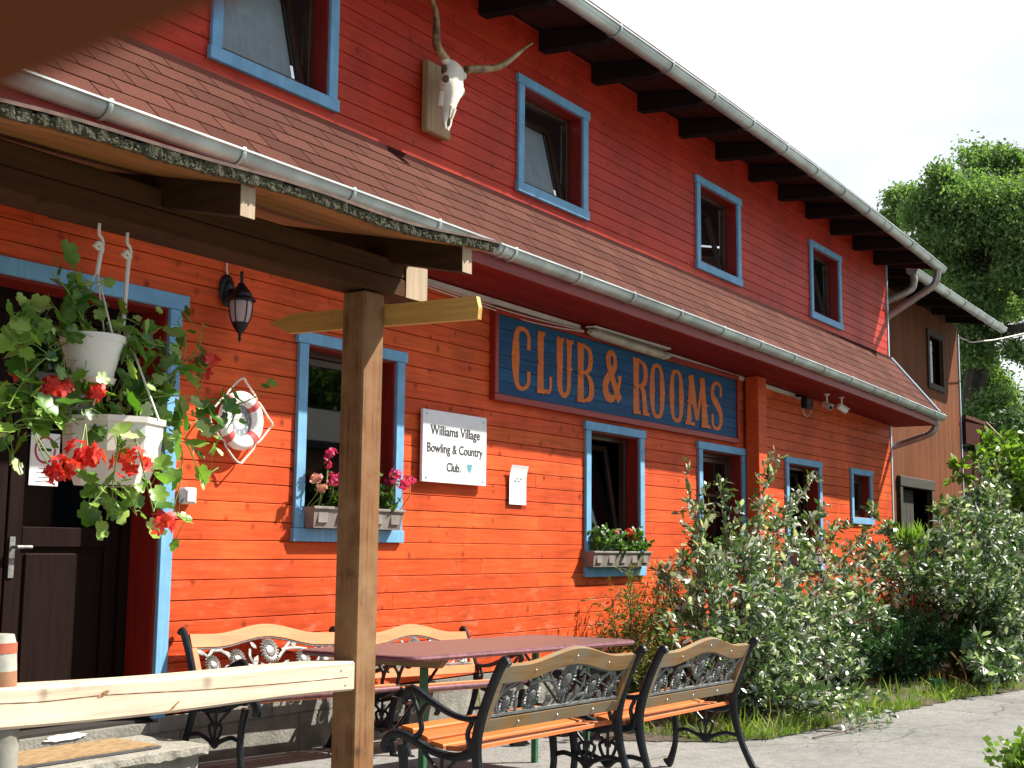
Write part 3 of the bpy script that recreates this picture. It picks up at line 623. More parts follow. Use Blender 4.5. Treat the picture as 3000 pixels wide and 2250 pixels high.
def glyph(ch, x0, x1, z0, z1):
    mb = MB(); W = x1-x0; H = z1-z0; dz = 0
    for (pts, wd) in G[ch]:
        closed = ch == 'O'; P = cr([(*p, q) for p, q in zip(pts, wd)], 6, closed); P = [np.array(p) for p in P]
        if closed: P.append(P[0])
        xyz = [np.array((x0+p[0]*W, z0+p[1]*H)) for p in P]; lf, rt_ = [], []
        for i in range(len(P)):
            a = xyz[max(i-1, 0)]; b = xyz[min(i+1, len(P)-1)]
            if closed and i in (0, len(P)-1): a, b = xyz[-2], xyz[1]
            t = b-a; t /= np.linalg.norm(t)+1e-9; nn = np.array((-t[1], t[0])); hw = P[i][2]*W*.62
            lf.append((xyz[i][0]+nn[0]*hw, 5.2655-dz-i*.00004, xyz[i][1]+nn[1]*hw)); rt_.append((xyz[i][0]-nn[0]*hw, 5.2655-dz-i*.00004, xyz[i][1]-nn[1]*hw))
        mb.strip(lf, rt_, (0, -.0015, 0)); dz += .0021
    def diamond(x, z, r_, rz):
        nonlocal dz; dz += .0005
        mb.prism([(x0+x*W-r_*W, 5.2655-dz, z0+z*H), (x0+x*W, 5.2655-dz, z0+z*H-rz*H), (x0+x*W+r_*W, 5.2655-dz, z0+z*H), (x0+x*W, 5.2655-dz, z0+z*H+rz*H)], (0, -.003, 0))
    spur = {'C': [(.20, .5)], 'L': [(.25, .5)], 'U': [(.22, .5), (.80, .5)], 'B': [(.24, .5)], 'R': [(.24, .5)], 'O': [(.15, .5), (.85, .5)], 'M': [(.15, .45), (.86, .45)]}.get(ch, [])
    for (x, z) in spur: diamond(x, z, .22, .055)
    feet = {'L': [(.25, .97), (.22, .03)], 'U': [(.22, .96), (.80, .96)], 'B': [(.20, .97), (.20, .03)], 'R': [(.20, .97), (.24, .03), (.86, .03)], 'M': [(.10, .03), (.92, .03)]}.get(ch, [])
    for (x, z) in feet:
        dz += .0005
        for sg in (-1, 1): mb.add([(x0+(x+sg*a_)*W, 5.262-dz, z0+(z+b_)*H) for a_, b_ in ((0, -.03), (.27, -.035), (.21, 0), (.27, .03), (0, .02))], [(0, 1, 2, 3, 4)] if sg < 0 else [(4, 3, 2, 1, 0)])
    o = mb.build('letter', 'letter orange', S)
for ch, a, b, c, d in [('C', 7.921, 8.172, 1.184, 1.675), ('L', 8.271, 8.492, 1.192, 1.681), ('U', 8.559, 8.806, 1.19, 1.68), ('B', 8.879, 9.137, 1.185, 1.675), ('&', 9.319, 9.63, 1.255, 1.674),
                       ('R', 9.838, 10.113, 1.178, 1.675), ('O', 10.166, 10.449, 1.175, 1.671), ('O', 10.562, 10.844, 1.175, 1.665), ('M', 10.918, 11.35, 1.172, 1.664), ('S', 11.461, 11.723, 1.172, 1.658)]:
    glyph(ch, a, b, c, d)
# ------------------------------------------------------------------ white plaque
S = thing('plaque', (7.2, 5.28, .43), 'square white plaque lettered Williams Village Bowling & Country Club on four bolts', 'sign')
mb = MB(); mb.box((6.826, 5.252, .437), (7.584, 5.274, .931), .003); mb.build('board', 'plaque white', S)
for x, z in ((6.87, .90), (7.54, .895), (6.87, .468), (7.54, .468)):
    b = MB(); b.lathe([(0, .006), (.006, .005), (.008, 0)], n=10); b.xf(Matrix.Translation((x, 5.2515, z)) @ Matrix.Rotation(R(90), 4, 'X')); b.build('bolt', 'zinc', S)
text_mesh('Williams Village', 'ink', 'lettering', S, 7.205, .785, 5.2505, .088, .585, .012)
text_mesh('Bowling & Country', 'ink', 'lettering', S, 7.205, .665, 5.2505, .085, .655, .010)
text_mesh('Club.', 'ink', 'lettering', S, 7.185, .550, 5.2505, .062, .165, .012)
mb = MB(); mb.prism([(7.345, 5.2512, .582), (7.405, 5.2512, .582), (7.400, 5.2512, .548), (7.375, 5.2512, .520), (7.35, 5.2512, .548)], (0, -.001, 0)); mb.build('emblem', 'shield green', S)
# paper notice, slightly curled
mb = MB(); n = 14; top = []
for i in range(n+1):
    t = i/n; top.append((t, 5.292-.012-.05*max(0, t-.6)**2*3, .322+t*.293))
vs = [(x, y, z) for (t, y, z) in top for x in (7.93, 8.16)]; mb.add(vs, [(2*i, 2*i+1, 2*i+3, 2*i+2) for i in range(n)])
S = thing('notice_paper', (8.04, 5.28, .32), 'small curled white paper notice pinned to the boards right of the white plaque', 'notice'); mb.build('sheet', 'paper', S, smooth=True)
mb = MB()
for x in (8.005, 8.055): mb.box((x, 5.268, .508), (x+.03, 5.2695, .520))
mb.build('print', 'ink soft', S)
# red post in front of the wall between windows
mb = MB(); mb.box((12.30, 5.12, -1.5), (12.52, 5.262, zl(12.4)-.128), .006); o = mb.build('post', 'red lower', B); tag(o, 'square red post standing proud of the wall beside the long sign')
# ------------------------------------------------------------------ conduit, tube light, cameras, flood lamp
S = thing('cable_conduit', (9, 5.25, 1.8), 'pale cable conduit running along the wall just under the skirt soffit', 'conduit')
for a, b in ((5.2, 8.93), (10.42, 12.28), (12.56, 14.0)):
    mb = MB(); n_ = 12; mb.strip([(a+(b-a)*i/n_, 5.262, zl(a+(b-a)*i/n_)-.128-.008) for i in range(n_+1)], [(a+(b-a)*i/n_, 5.262, zl(a+(b-a)*i/n_)-.128-.048) for i in range(n_+1)], (0, .03, 0)); mb.build('channel', 'pale conduit', S)
mb = MB(); mb.tube(cr([(6.2, 5.255, zl(6)-.18), (7.3, 5.25, zl(7)-.215), (8.2, 5.25, zl(8)-.235), (8.95, 5.24, zl(9)-.19)], 6), .005, 6); mb.tube(cr([(6.8, 5.25, zl(7)-.18), (7.9, 5.245, zl(8)-.205), (8.95, 5.24, zl(9)-.18)], 6), .004, 6); mb.build('cable', 'pale conduit', S)
S = thing('tube_light', (9.7, 5.2, 1.72), 'dusty fluorescent tube light above the letters of the blue sign', 'light')
mb = MB(); mb.tube([(8.96, 5.19, zl(9)-.19), (9.03, 5.19, zl(9)-.19), (10.30, 5.19, zl(10)-.205), (10.38, 5.19, zl(10)-.205)], [.02, .038, .038, .02], 12, b=[.03, .045, .045, .03], side=(0, 1, 0)); mb.build('diffuser', 'tube fixture', S, smooth=True)
mb = MB(); mb.box((8.98, 5.15, zl(9)-.155), (10.36, 5.24, zl(10)-.13)); mb.build('housing', 'pale conduit', S)
def camera_thing(p, aim, label):
    S = thing('security_camera', p, label, 'security camera', 'white security cameras under the soffit'); x, y, z = p
    m_ = MB(); m_.lathe([(.0, 0), (.035, 0), (.035, -.012), (.0, -.014)], (x, y, z), 14); m_.tube([(x, y, z-.01), (x, y, z-.11)], .011, 8); m_.build('mount', 'white plastic', S, smooth=True)
    M = Matrix.Translation((x, y, z-.135)) @ Vector(aim).to_track_quat('Y', 'Z').to_matrix().to_4x4()
    m_ = MB(); m_.tube([(0, -.07, 0), (0, -.06, 0), (0, .075, 0)], [.022, .032, .032], 14); m_.box((-.03, -.06, .030), (.03, .10, .036)); m_.xf(M); m_.build('housing', 'white plastic', S, smooth=True)
    m_ = MB(); m_.tube([(0, .076, 0), (0, .08, 0)], .026, 14); m_.xf(M); m_.build('lens', 'black metal', S)
zs = zl(14)-.125
camera_thing((13.95, 4.98, zs), (-.55, -.75, -.35), 'white security camera facing the entrance, nearer the black flood lamp')
camera_thing((14.30, 4.93, zs), (.85, -.35, -.35), 'white security camera angled away to the right end of the building')
S = thing('flood_lamp', (13.62, 5.2, 1.6), 'small black flood lamp on the wall left of the two security cameras', 'lamp')
mb = MB(); mb.tube([(13.72, 5.26, 1.74), (13.72, 5.15, 1.72), (13.70, 5.12, 1.66)], .014, 8); mb.build('arm', 'black metal', S); mb = MB(); mb.box((13.60, 5.08, 1.58), (13.80, 5.16, 1.70), .012); mb.build('head', 'black metal', S)
mb = MB(); mb.tube(cr([(13.96, 5.26, zl(14)-.18), (14.0, 5.24, 1.66), (13.93, 5.26, 1.60), (14.02, 5.25, 1.53), (14.15, 5.25, 1.58), (14.12, 5.22, 1.68)], 6), .006, 6); mb.build('cable', 'pale conduit', S)
# ------------------------------------------------------------------ wall lantern
S = thing('wall_lantern', (5.02, 5.27, 1.4), 'black carriage lantern hanging from a wall bracket between door and window', 'lamp'); ax, ay = 5.0, 5.14
mb = MB(); mb.ell((5.03, 5.285, 1.43), .058, .018, .095, 16, 10); mb.ell((5.03, 5.268, 1.43), .035, .016, .06, 14, 8); mb.build('wall_plate', 'black metal', S, smooth=True)
mb = MB(); mb.tube(cr([(5.03, 5.27, 1.43), (5.025, 5.21, 1.415), (5.01, 5.165, 1.43), (ax, ay, 1.455), (ax, ay, 1.50)], 6), [.014]*12+[.010]*13, 8); mb.ell((ax, ay, 1.505), .011, .011, .016); mb.build('arm', 'black metal', S, smooth=True)
mb = MB(); mb.lathe([(0, 1.452), (.018, 1.45), (.024, 1.435), (.034, 1.425), (.052, 1.40), (.062, 1.385), (.062, 1.375), (.082, 1.358), (.084, 1.35), (.066, 1.346), (.0, 1.346)], (ax, ay, 0), 20); mb.build('cap', 'black metal', S, smooth=True)
mb = MB(); mb.lathe([(.062, 1.345), (.063, 1.32), (.056, 1.265), (.042, 1.225), (.028, 1.205)], (ax, ay, 0), 20); mb.build('glass_shade', 'clear plastic', S, smooth=True)
mb = MB()
for k in range(6):
    a = k*math.pi/3+.3; mb.tube([(ax+math.cos(a)*r_, ay+math.sin(a)*r_, z_) for r_, z_ in ((.064, 1.345), (.066, 1.32), (.059, 1.265), (.045, 1.225), (.03, 1.205))], .0035, 5)
mb.lathe([(.044, 1.228), (.040, 1.205), (.022, 1.180), (.010, 1.165), (.007, 1.145), (.011, 1.138), (.006, 1.125), (0, 1.115)], (ax, ay, 0), 16); mb.build('cage', 'black metal', S, smooth=True)
mb = MB(); mb.tube(cr([(5.035, 5.285, 1.50), (5.02, 5.285, 1.56), (5.03, 5.288, 1.64), (5.03, 5.288, 1.84)], 5), .0055, 6); mb.build('cable', 'white plastic', S)
# ------------------------------------------------------------------ life buoy clock
C0 = Vector((5.125, 5.235, .695)); S = thing('lifebuoy_clock', C0, 'white and red lifebuoy wall clock with rope loops hung left of the window', 'clock')
mb = MB(); Rm, rm = .128, .040; n = 48
ring = lambda a, r_=Rm: (C0.x+math.cos(a)*r_, C0.y, C0.z+math.sin(a)*r_)
mb.tube([ring(2*math.pi*i/n) for i in range(n)], rm, 14, b=.030, side=(0, 1, 0), closed=True); mb.build('ring', 'buoy white', S, smooth=True)
for k in range(4):
    a = math.pi/4+k*math.pi/2; mb = MB(); mb.tube([ring(a+d) for d in np.linspace(-.15, .15, 6)], rm+.0025, 14, b=.033, side=(0, 1, 0)); mb.build('band', 'buoy red', S, smooth=True)
for k in range(4):
    a0 = math.pi/4+k*math.pi/2; am = a0+math.pi/4; mb = MB()
    pts = [ring(a0, .168), ring(a0+.18, .185), ring(am-.16, .222), ring(am, .24), ring(am+.16, .222), ring(a0+math.pi/2-.18, .185), ring(a0+math.pi/2, .168)]
    pts = [(p[0], p[1]-(.012 if i == 3 else 0), p[2]) for i, p in enumerate(pts)]; mb.tube(cr(pts, 5), .006, 7); mb.build('rope_loop', 'rope', S, smooth=True)
mb = MB(); mb.lathe([(0, .004), (.088, .004), (.092, .010), (.098, .010), (.1, 0)], n=32); mb.xf(Matrix.Translation((C0.x, C0.y+.012, C0.z)) @ Matrix.Rotation(R(90), 4, 'X')); mb.build('dial', 'clock dark', S, smooth=True)
mb = MB(); mb.lathe([(0, .0055), (.048, .0055), (.05, .004)], n=28); mb.xf(Matrix.Translation((C0.x, C0.y+.012, C0.z)) @ Matrix.Rotation(R(90), 4, 'X')); mb.build('centre_disc', 'clock pale', S)
for k in range(1, 13):
    a = math.pi/2-k*math.pi/6; text_mesh(str(k), 'clock pale', 'numeral', S, C0.x+math.cos(a)*.068, C0.z+math.sin(a)*.068, C0.y+.0075, .020, None, .02)
mb = MB(); y_ = C0.y+.0055
for a, l_, w_ in ((R(60), .04, .003), (R(-20), .055, .002)): mb.tube([(C0.x, y_, C0.z), (C0.x+math.cos(a)*l_, y_, C0.z+math.sin(a)*l_)], w_, 5)
mb.build('hands', 'ink soft', S)
# wall socket
S = thing('wall_socket', (4.79, 5.28, .26), 'small white plastic socket box on the boards beside the door trim', 'socket'); mb = MB(); mb.box((4.745, 5.245, .215), (4.835, 5.298, .305), .008); mb.build('body', 'white plastic', S); mb = MB(); mb.box((4.757, 5.238, .227), (4.823, 5.2445, .293), .003); mb.build('cover', 'white plastic', S)
# no smoking notice on the door glass
S = thing('no_smoking_notice', (4.04, yd+.03, .28), 'white no smoking notice with a red ring taped inside the dark door', 'notice'); q0 = PY(92, 1265, yd+.03); q1 = PY(168, 1425, yd+.03); xa, xb, z1_, z0_ = q0.x, q1.x, q0.z, q1.z
mb = MB(); mb.box((xa, yd+.028, z0_), (xb, yd+.0325, z1_)); mb.build('sheet', 'paper', S); cx_ = (xa+xb)/2; cz_ = z1_-.085
mb = MB(); mb.tube([(cx_+math.cos(a)*.058, yd+.0272, cz_+math.sin(a)*.064) for a in np.linspace(0, 2*math.pi, 28, endpoint=False)], .006, 4, b=.0008, side=(0, 1, 0), closed=True); mb.tube([(cx_-.040, yd+.0262, cz_+.044), (cx_+.040, yd+.0262, cz_-.044)], .005, 4, b=.0006, side=(0, 1, 0)); mb.build('prohibition_ring', 'sign red', S)
mb = MB(); mb.box((cx_-.038, yd+.0265, cz_-.006), (cx_+.036, yd+.0275, cz_+.008)); mb.tube(cr([(cx_-.03, yd+.027, cz_+.014), (cx_-.02, yd+.027, cz_+.028), (cx_-.032, yd+.027, cz_+.04)], 4), .003, 4); mb.build('cigarette', 'ink', S)
mb = MB()
for k, w_ in enumerate((.10, .07, .09, .06)): mb.box((cx_-w_/2, yd+.0268, z0_+.018+k*.022), (cx_+w_/2, yd+.0275, z0_+.022+k*.022))
mb.build('print', 'ink soft', S)
# ------------------------------------------------------------------ longhorn skull
S = thing('mounted_skull', (6.93, 5.2, 3.1), 'bleached longhorn skull with two long horns mounted on a wooden plaque', 'skull')
SK = lambda u, v, y: PY(1200+u/3.95, v/3.95, y)
mb = MB(); mb.box((6.785, 5.235, 2.865), (7.065, 5.29, 3.375), .008); mb.build('mount', 'plaque wood', S)
# skull: stacked cross sections from the poll down to the nose, long axis down the wall, face turned outwards
top = SK(520, 740, 5.06); nose = SK(410, 1490, 5.05)
axis = (nose-top); Ls = axis.length; axd = axis.normalized(); sd = Vector((1, 0, 0)); sd = (sd-axd*sd.dot(axd)).normalized(); out = axd.cross(sd); out = out if out.y < 0 else -out
secs = [(0, .045, .02), (.03, .085, .045), (.10, .088, .06), (.22, .086, .065), (.33, .098, .066), (.40, .105, .064), (.47, .082, .060), (.58, .058, .056), (.72, .046, .046), (.84, .042, .032), (.93, .036, .020), (1.0, .016, .010)]
mb = MB(); n = 20; vs = []
for t, wx, wy in secs:
    c = top+axd*(Ls*t)
    for k in range(n):
        a = 2*math.pi*k/n; x_ = math.copysign(abs(math.cos(a))**.8, math.cos(a)); y__ = math.copysign(abs(math.sin(a))**.8, math.sin(a))
        groove = 1-.25*math.exp(-((a-math.pi/2)/.18)**2)*(1 if t > .62 else 0)
        vs.append(c+sd*(x_*wx)+out*(y__*wy*groove))
m = len(secs); fs = [(i*n+k, i*n+(k+1) % n, (i+1)*n+(k+1) % n, (i+1)*n+k) for i in range(m-1) for k in range(n)]+[tuple(range(n)), tuple(range((m-1)*n, m*n))[::-1]]
mb.add(vs, fs)
for sg in (-1, 1):   # horn cores, eye rims, nasal bones
    c = top+axd*.035+sd*(sg*.10); mb.ell(c, .040, .030, .030, 12, 8)
    e = top+axd*(Ls*.36)+sd*(sg*.088)+out*.018; q = sd.cross(out); mb.tube([e+axd*math.cos(a)*.036+(out*.8-sd*sg*.25)*math.sin(a)*.032 for a in np.linspace(0, 2*math.pi, 16, endpoint=False)], .010, 7, closed=True)
    p0 = top+axd*(Ls*.70)+sd*(sg*.020)+out*.042; p1 = top+axd*(Ls*.86)+sd*(sg*.014)+out*.038; mb.tube([p0, p1], [.014, .004], 8)
    p0 = top+axd*(Ls*.80)+sd*(sg*.034)+out*.01; p1 = top+axd*(Ls*1.02)+sd*(sg*.012)+out*.012; mb.tube([p0, (p0+p1)/2+sd*sg*.008, p1], [.012, .012, .010], 8)
    j0 = top+axd*(Ls*.50)+sd*(sg*.065)-out*.02; j1 = top+axd*(Ls*.70)+sd*(sg*.045)-out*.03; mb.tube([j0, j1], [.022, .022], 8)
sko = mb.build('skull', 'bone', S, smooth=True)
for sg in (-1, 1):
    e = top+axd*(Ls*.36)+sd*(sg*.096)+out*.020; MB().ell(e, .016, .030, .030, 12, 8).build('eye_socket', 'bone shade', sko, smooth=True)
    MB().ell(top+axd*(Ls*.18)+sd*(sg*.086)-out*.012, .012, .028, .045, 12, 8).build('temple_hollow', 'bone shade', sko, smooth=True)
MB().ell(top+axd*(Ls*.885)+out*.022, .012, .016, .042, 12, 8).build('nose_opening', 'bone shade', sko, smooth=True)
hl_ = [SK(430, 700, 5.07), SK(330, 560, 5.03), SK(308, 420, 4.99), SK(312, 260, 4.96), SK(290, 90, 4.93), SK(240, -60, 4.90), SK(200, -170, 4.88)]
hr_ = [SK(655, 810, 5.06), SK(780, 800, 5.04), SK(960, 790, 5.01), SK(1090, 745, 4.98), SK(1220, 650, 4.95), SK(1330, 560, 4.92), SK(1425, 500, 4.90)]
for h_ in (hl_, hr_):
    P = cr(h_, 6); n_ = len(P); rad = [.030*(1-.9*(i/(n_-1))**1.7)+.001 for i in range(n_)]; rad = [r_*(1+.03*math.sin(i*2.1)) for i, r_ in enumerate(rad)]
    mb = MB(); mb.tube(P, rad, 14); mb.build('horn', 'horn', S, smooth=True)

# ------------------------------------------------------------------ canopy with post, beam, rafters
Cn = thing('timber_canopy', (3.7, 3.2, -1.2), 'rough timber porch canopy with a mossy edge carried on one square post', 'canopy')
mb = MB(); mb.box((3.653, 3.10, -1.35), (3.773, 3.21, .965), .006); mb.build('post', 'post wood', Cn)
zb_ = .985
mb = MB(); mb.box((-.6, 3.10, zb_-.012), (4.03, 3.245, zb_+.062), .006); mb.box((-.6, 3.104, zb_+.064), (4.03, 3.241, zb_+.135), .006); bo_ = mb.build('beam', 'beam wood', Cn)
mb = MB(); mb.box((3.90, 3.0965, zb_-.008), (4.036, 3.0995, zb_+.130)); mb.box((4.0305, 3.1, zb_-.008), (4.0335, 3.24, zb_+.130)); mb.build('sunlit_beam_end', 'end grain and sunlit face', bo_)  # front plate puts sunlight into the colour; side plate is the cut end
pc = .22; ye = 2.72
def zc(x, y): return 1.066+.042*(x-1.84)+pc*(y-2.74)+.010*math.sin(x*3.0-5.6)+.006*math.sin(x*6.3+2)
for xr_ in (-.70, .43, 1.56, 2.66, 3.80):
    a = MB(); y0, y1 = 2.755, 5.24; zt0 = zc(xr_+.03, y0)-.033; zt1 = zc(xr_+.03, y1)-.033
    a.prism([(xr_, y0, zt0-.098), (xr_, y0, zt0), (xr_, y1, zt1), (xr_, y1, zt1-.098)], (.062, 0, 0)); ro = a.build('rafter', 'rafter wood', Cn)
    a = MB(); a.box((xr_+.001, y0-.003, zt0-.097), (xr_+.061, y0-.0005, zt0-.001)); a.build('end_grain', 'end grain and sunlit face', ro)
# decking boards parallel to the wall, following the sag
mb = MB(); nb = 17; n = 46; X = [-1.0+(3.985+1.0)*i/n for i in range(n+1)]
for j in range(nb):
    y0 = ye+.02+j*.148; y1 = y0+.144; mb.strip([(x, y0, zc(x, y0)-.031) for x in X], [(x, y1, zc(x, y1)-.031) for x in X], (0, 0, .022))
mb.build('roof_boards', 'board under', Cn)
mb = MB(); n = 300; X = [-1.0+(3.99+1.0)*i/n for i in range(n+1)]; jit = lambda a: random.uniform(-a, a)
lo, hi, lo2, hi2 = [], [], [], []
for x in X:
    lo.append((x, ye+jit(.004), zc(x, ye)-.026+jit(.004))); hi.append((x, ye-.006+jit(.006), zc(x, ye)+.002+jit(.004)))
mb.strip(hi, lo, (0, .03, .004)); mm_ = mb; mb = MB()
for k in range(900):
    x = random.uniform(-1, 3.98); z = zc(x, ye)-random.uniform(-.003, .026); r_ = random.uniform(.002, .0055); mm_.ell((x, ye-.003, z), r_*1.3, r_, r_*.9, 6, 4)
mb = mm_; mb.build('mossy_edge', 'mossy edge', Cn)
mb = MB(); X = [-1.0+(3.995+1.0)*i/46 for i in range(47)]; mb.strip([(x, ye-.012, zc(x, ye)+.004) for x in X], [(x, 5.25, zc(x, 5.25)-.018) for x in X], (0, 0, .010)); mb.build('roofing_felt', 'felt top', Cn)
# arrow plank on the far side of the post
S = thing('arrow_plank', (3.80, 3.1, .85), 'yellow wooden arrow shaped plank nailed across the back of the canopy post', 'sign')
a_ = [PX(787, 948, 3.775), PX(854, 919, 3.775), PX(1395, 867, 3.775), PX(1402, 900, 3.775), PX(1399, 934, 3.775), PX(845, 976, 3.775)]
mb = MB(); mb.prism(a_, (.024, 0, 0)); mb.build('board', 'plank yellow', S)
# pale rail
S = thing('pale_rail', (2.8, 3.13, -.5), 'thick pale new timber rail fixed to the left side of the canopy post', 'railing')
mb = MB(); n = 30; X = [.3+(3.648-.3)*i/n for i in range(n+1)]; zt_ = lambda x: -.372-.018*(x-1.0)+.004*math.sin(x*4); vs = []; 
for x in X:
    z = zt_(x); h_ = .108+.004*math.sin(x*3+1)
    for (py, pz) in ((3.10, -.008), (3.108, 0), (3.225, 0), (3.232, -.008), (3.232, -h_+.006), (3.226, -h_), (3.108, -h_), (3.10, -h_+.008)): vs.append((x, py, z+pz))
mb.add(vs, [(i*8+k, i*8+(k+1) % 8, (i+1)*8+(k+1) % 8, (i+1)*8+k) for i in range(n) for k in range(8)]+[tuple(range(8)), tuple(range(n*8, n*8+8))[::-1]])
mb.build('beam', 'pale rail', S)
mb = MB(); mb.tube(cr([tuple(PY(u, v, 3.0995)) for u, v in ((-60, 2064), (120, 2056), (290, 2038), (420, 2030), (560, 2023), (720, 2011), (900, 1996), (1020, 1984))], 8), [.0008+.0010*abs(math.sin(i*.9)) for i in range(57)], 5, b=.0006, side=(0, 1, 0)); mb.build('crack', 'crack brown', S)
for (u, v, a_, r_) in ((305, 2033, -.35, .013), (504, 2076, -.5, .011), (520, 2060, -.4, .006)):
    c = PY(u, v, 3.0990); n = 16; mb = MB()
    for (q, mt) in ((1.0, None), (.5, None)):
        pass
    out_ = [(c.x+(math.cos(t)*r_*1.7*math.cos(a_)-math.sin(t)*r_*.7*math.sin(a_))*random.uniform(.85, 1.1), 3.0990, c.z-(math.cos(t)*r_*1.7*math.sin(a_)-math.sin(t)*r_*.7*math.cos(a_))*random.uniform(.85, 1.1)) for t in np.linspace(2*math.pi, 0, n, endpoint=False)]
    mb.prism(out_, (0, .0008, 0)); mb.build('knot', 'knot brown', S)
for u, v in ((1000, 1965), (1012, 2008)): MB().ell(PY(u, v, 3.099), .003, .002, .003, 8, 6).build('nail', 'ink', S)
mb = MB(); p = PY(-8, 2200, 3.17); mb.tube([(p.x, 3.17, -1.4), (p.x, 3.17, -.50)], .055, 16); mb.build('log_post', 'log grey', S, smooth=True)
p = PY(-10, 1980, 3.16)
S = thing('painted_pot', (p.x, 3.17, zt_(p.x)), 'small tub with red and white painted bands standing on the pale rail', 'pot')
z_ = zt_(p.x)
for (za_, zb2, r0, r1, mt) in ((0, .042, .060, .058, 'painted band brown'), (.042, .090, .058, .055, 'painted band white'), (.090, .118, .056, .055, 'painted band red'), (.118, .140, .052, .046, 'painted band white')):
    mb = MB(); mb.lathe([(0, za_), (r0, za_), (r1, zb2), (0, zb2)], (p.x, 3.17, z_), 18); mb.build('band', mt, S, smooth=True)
# ------------------------------------------------------------------ door step slab + mat
S = thing('door_step', (4.0, 5.0, -1.15), 'rough concrete step slab in front of the entrance door', 'step')
mb = MB(); zt2 = -.965; fr_ = []; x0, x1, y0, y1 = 3.0, 4.50, 4.73, 5.26
n = 40; edge_f = [(x0+(x1-x0)*i/n, y0+jit(.008)) for i in range(n+1)]+[(x1+.03+jit(.006), y0+(y1-y0)*i/12) for i in range(1, 13)]
top_ = [(x, y, zt2+jit(.002)) for x, y in edge_f]; mid = [(x-.004, y-.002 if y < y0+.05 else y, zt2-.035+jit(.008)) for x, y in edge_f]; mid2 = [(min(x, x1-.03), max(y, y0+.035)+jit(.004), zt2-.05+jit(.008)) for x, y in edge_f]; bt = [(min(x, x1-.06), max(y, y0+.05), -1.5) for x, y in edge_f]
m = len(edge_f); vs = top_+mid+mid2+bt+[(x0, y1, zt2)]
fs = [(r*m+i, r*m+m+i, r*m+m+i+1, r*m+i+1) for r in range(3) for i in range(m-1)]+[tuple(range(m-1, -1, -1))[::-1]+(4*m,)]
mb.add(vs, fs); mb.build('slab', 'concrete', S)
S = thing('door_mat', (3.95, 5.0, -.96), 'worn brown coir doormat with a dark rubber rim on the step', 'doormat')
mb = MB(); mq = [(3.42, 4.86), (4.30, 4.84), (4.31, 5.20), (3.42, 5.20)]
mb.prism([(x, y, zt2+.003) for x, y in mq], (0, 0, .010)); mb.build('rim', 'mat rubber', S); mb = MB(); mb.prism([(x*.985+.058, y*.94+.302, zt2+.0135) for x, y in mq], (0, 0, .006)); mb.build('pile', 'coir', S)
# white mortar splash on the threshold
mb = MB(); pts = []
for i in range(26):
    a = 2*math.pi*i/26; pts.append((4.08+math.cos(a)*.12*random.uniform(.8, 1.1), YW-.032, -.925+math.sin(a)*.018*random.uniform(.6, 1.3)))
mb.prism(pts, (0, -.006, 0)); mb.build('mortar_patch', 'paper', B)
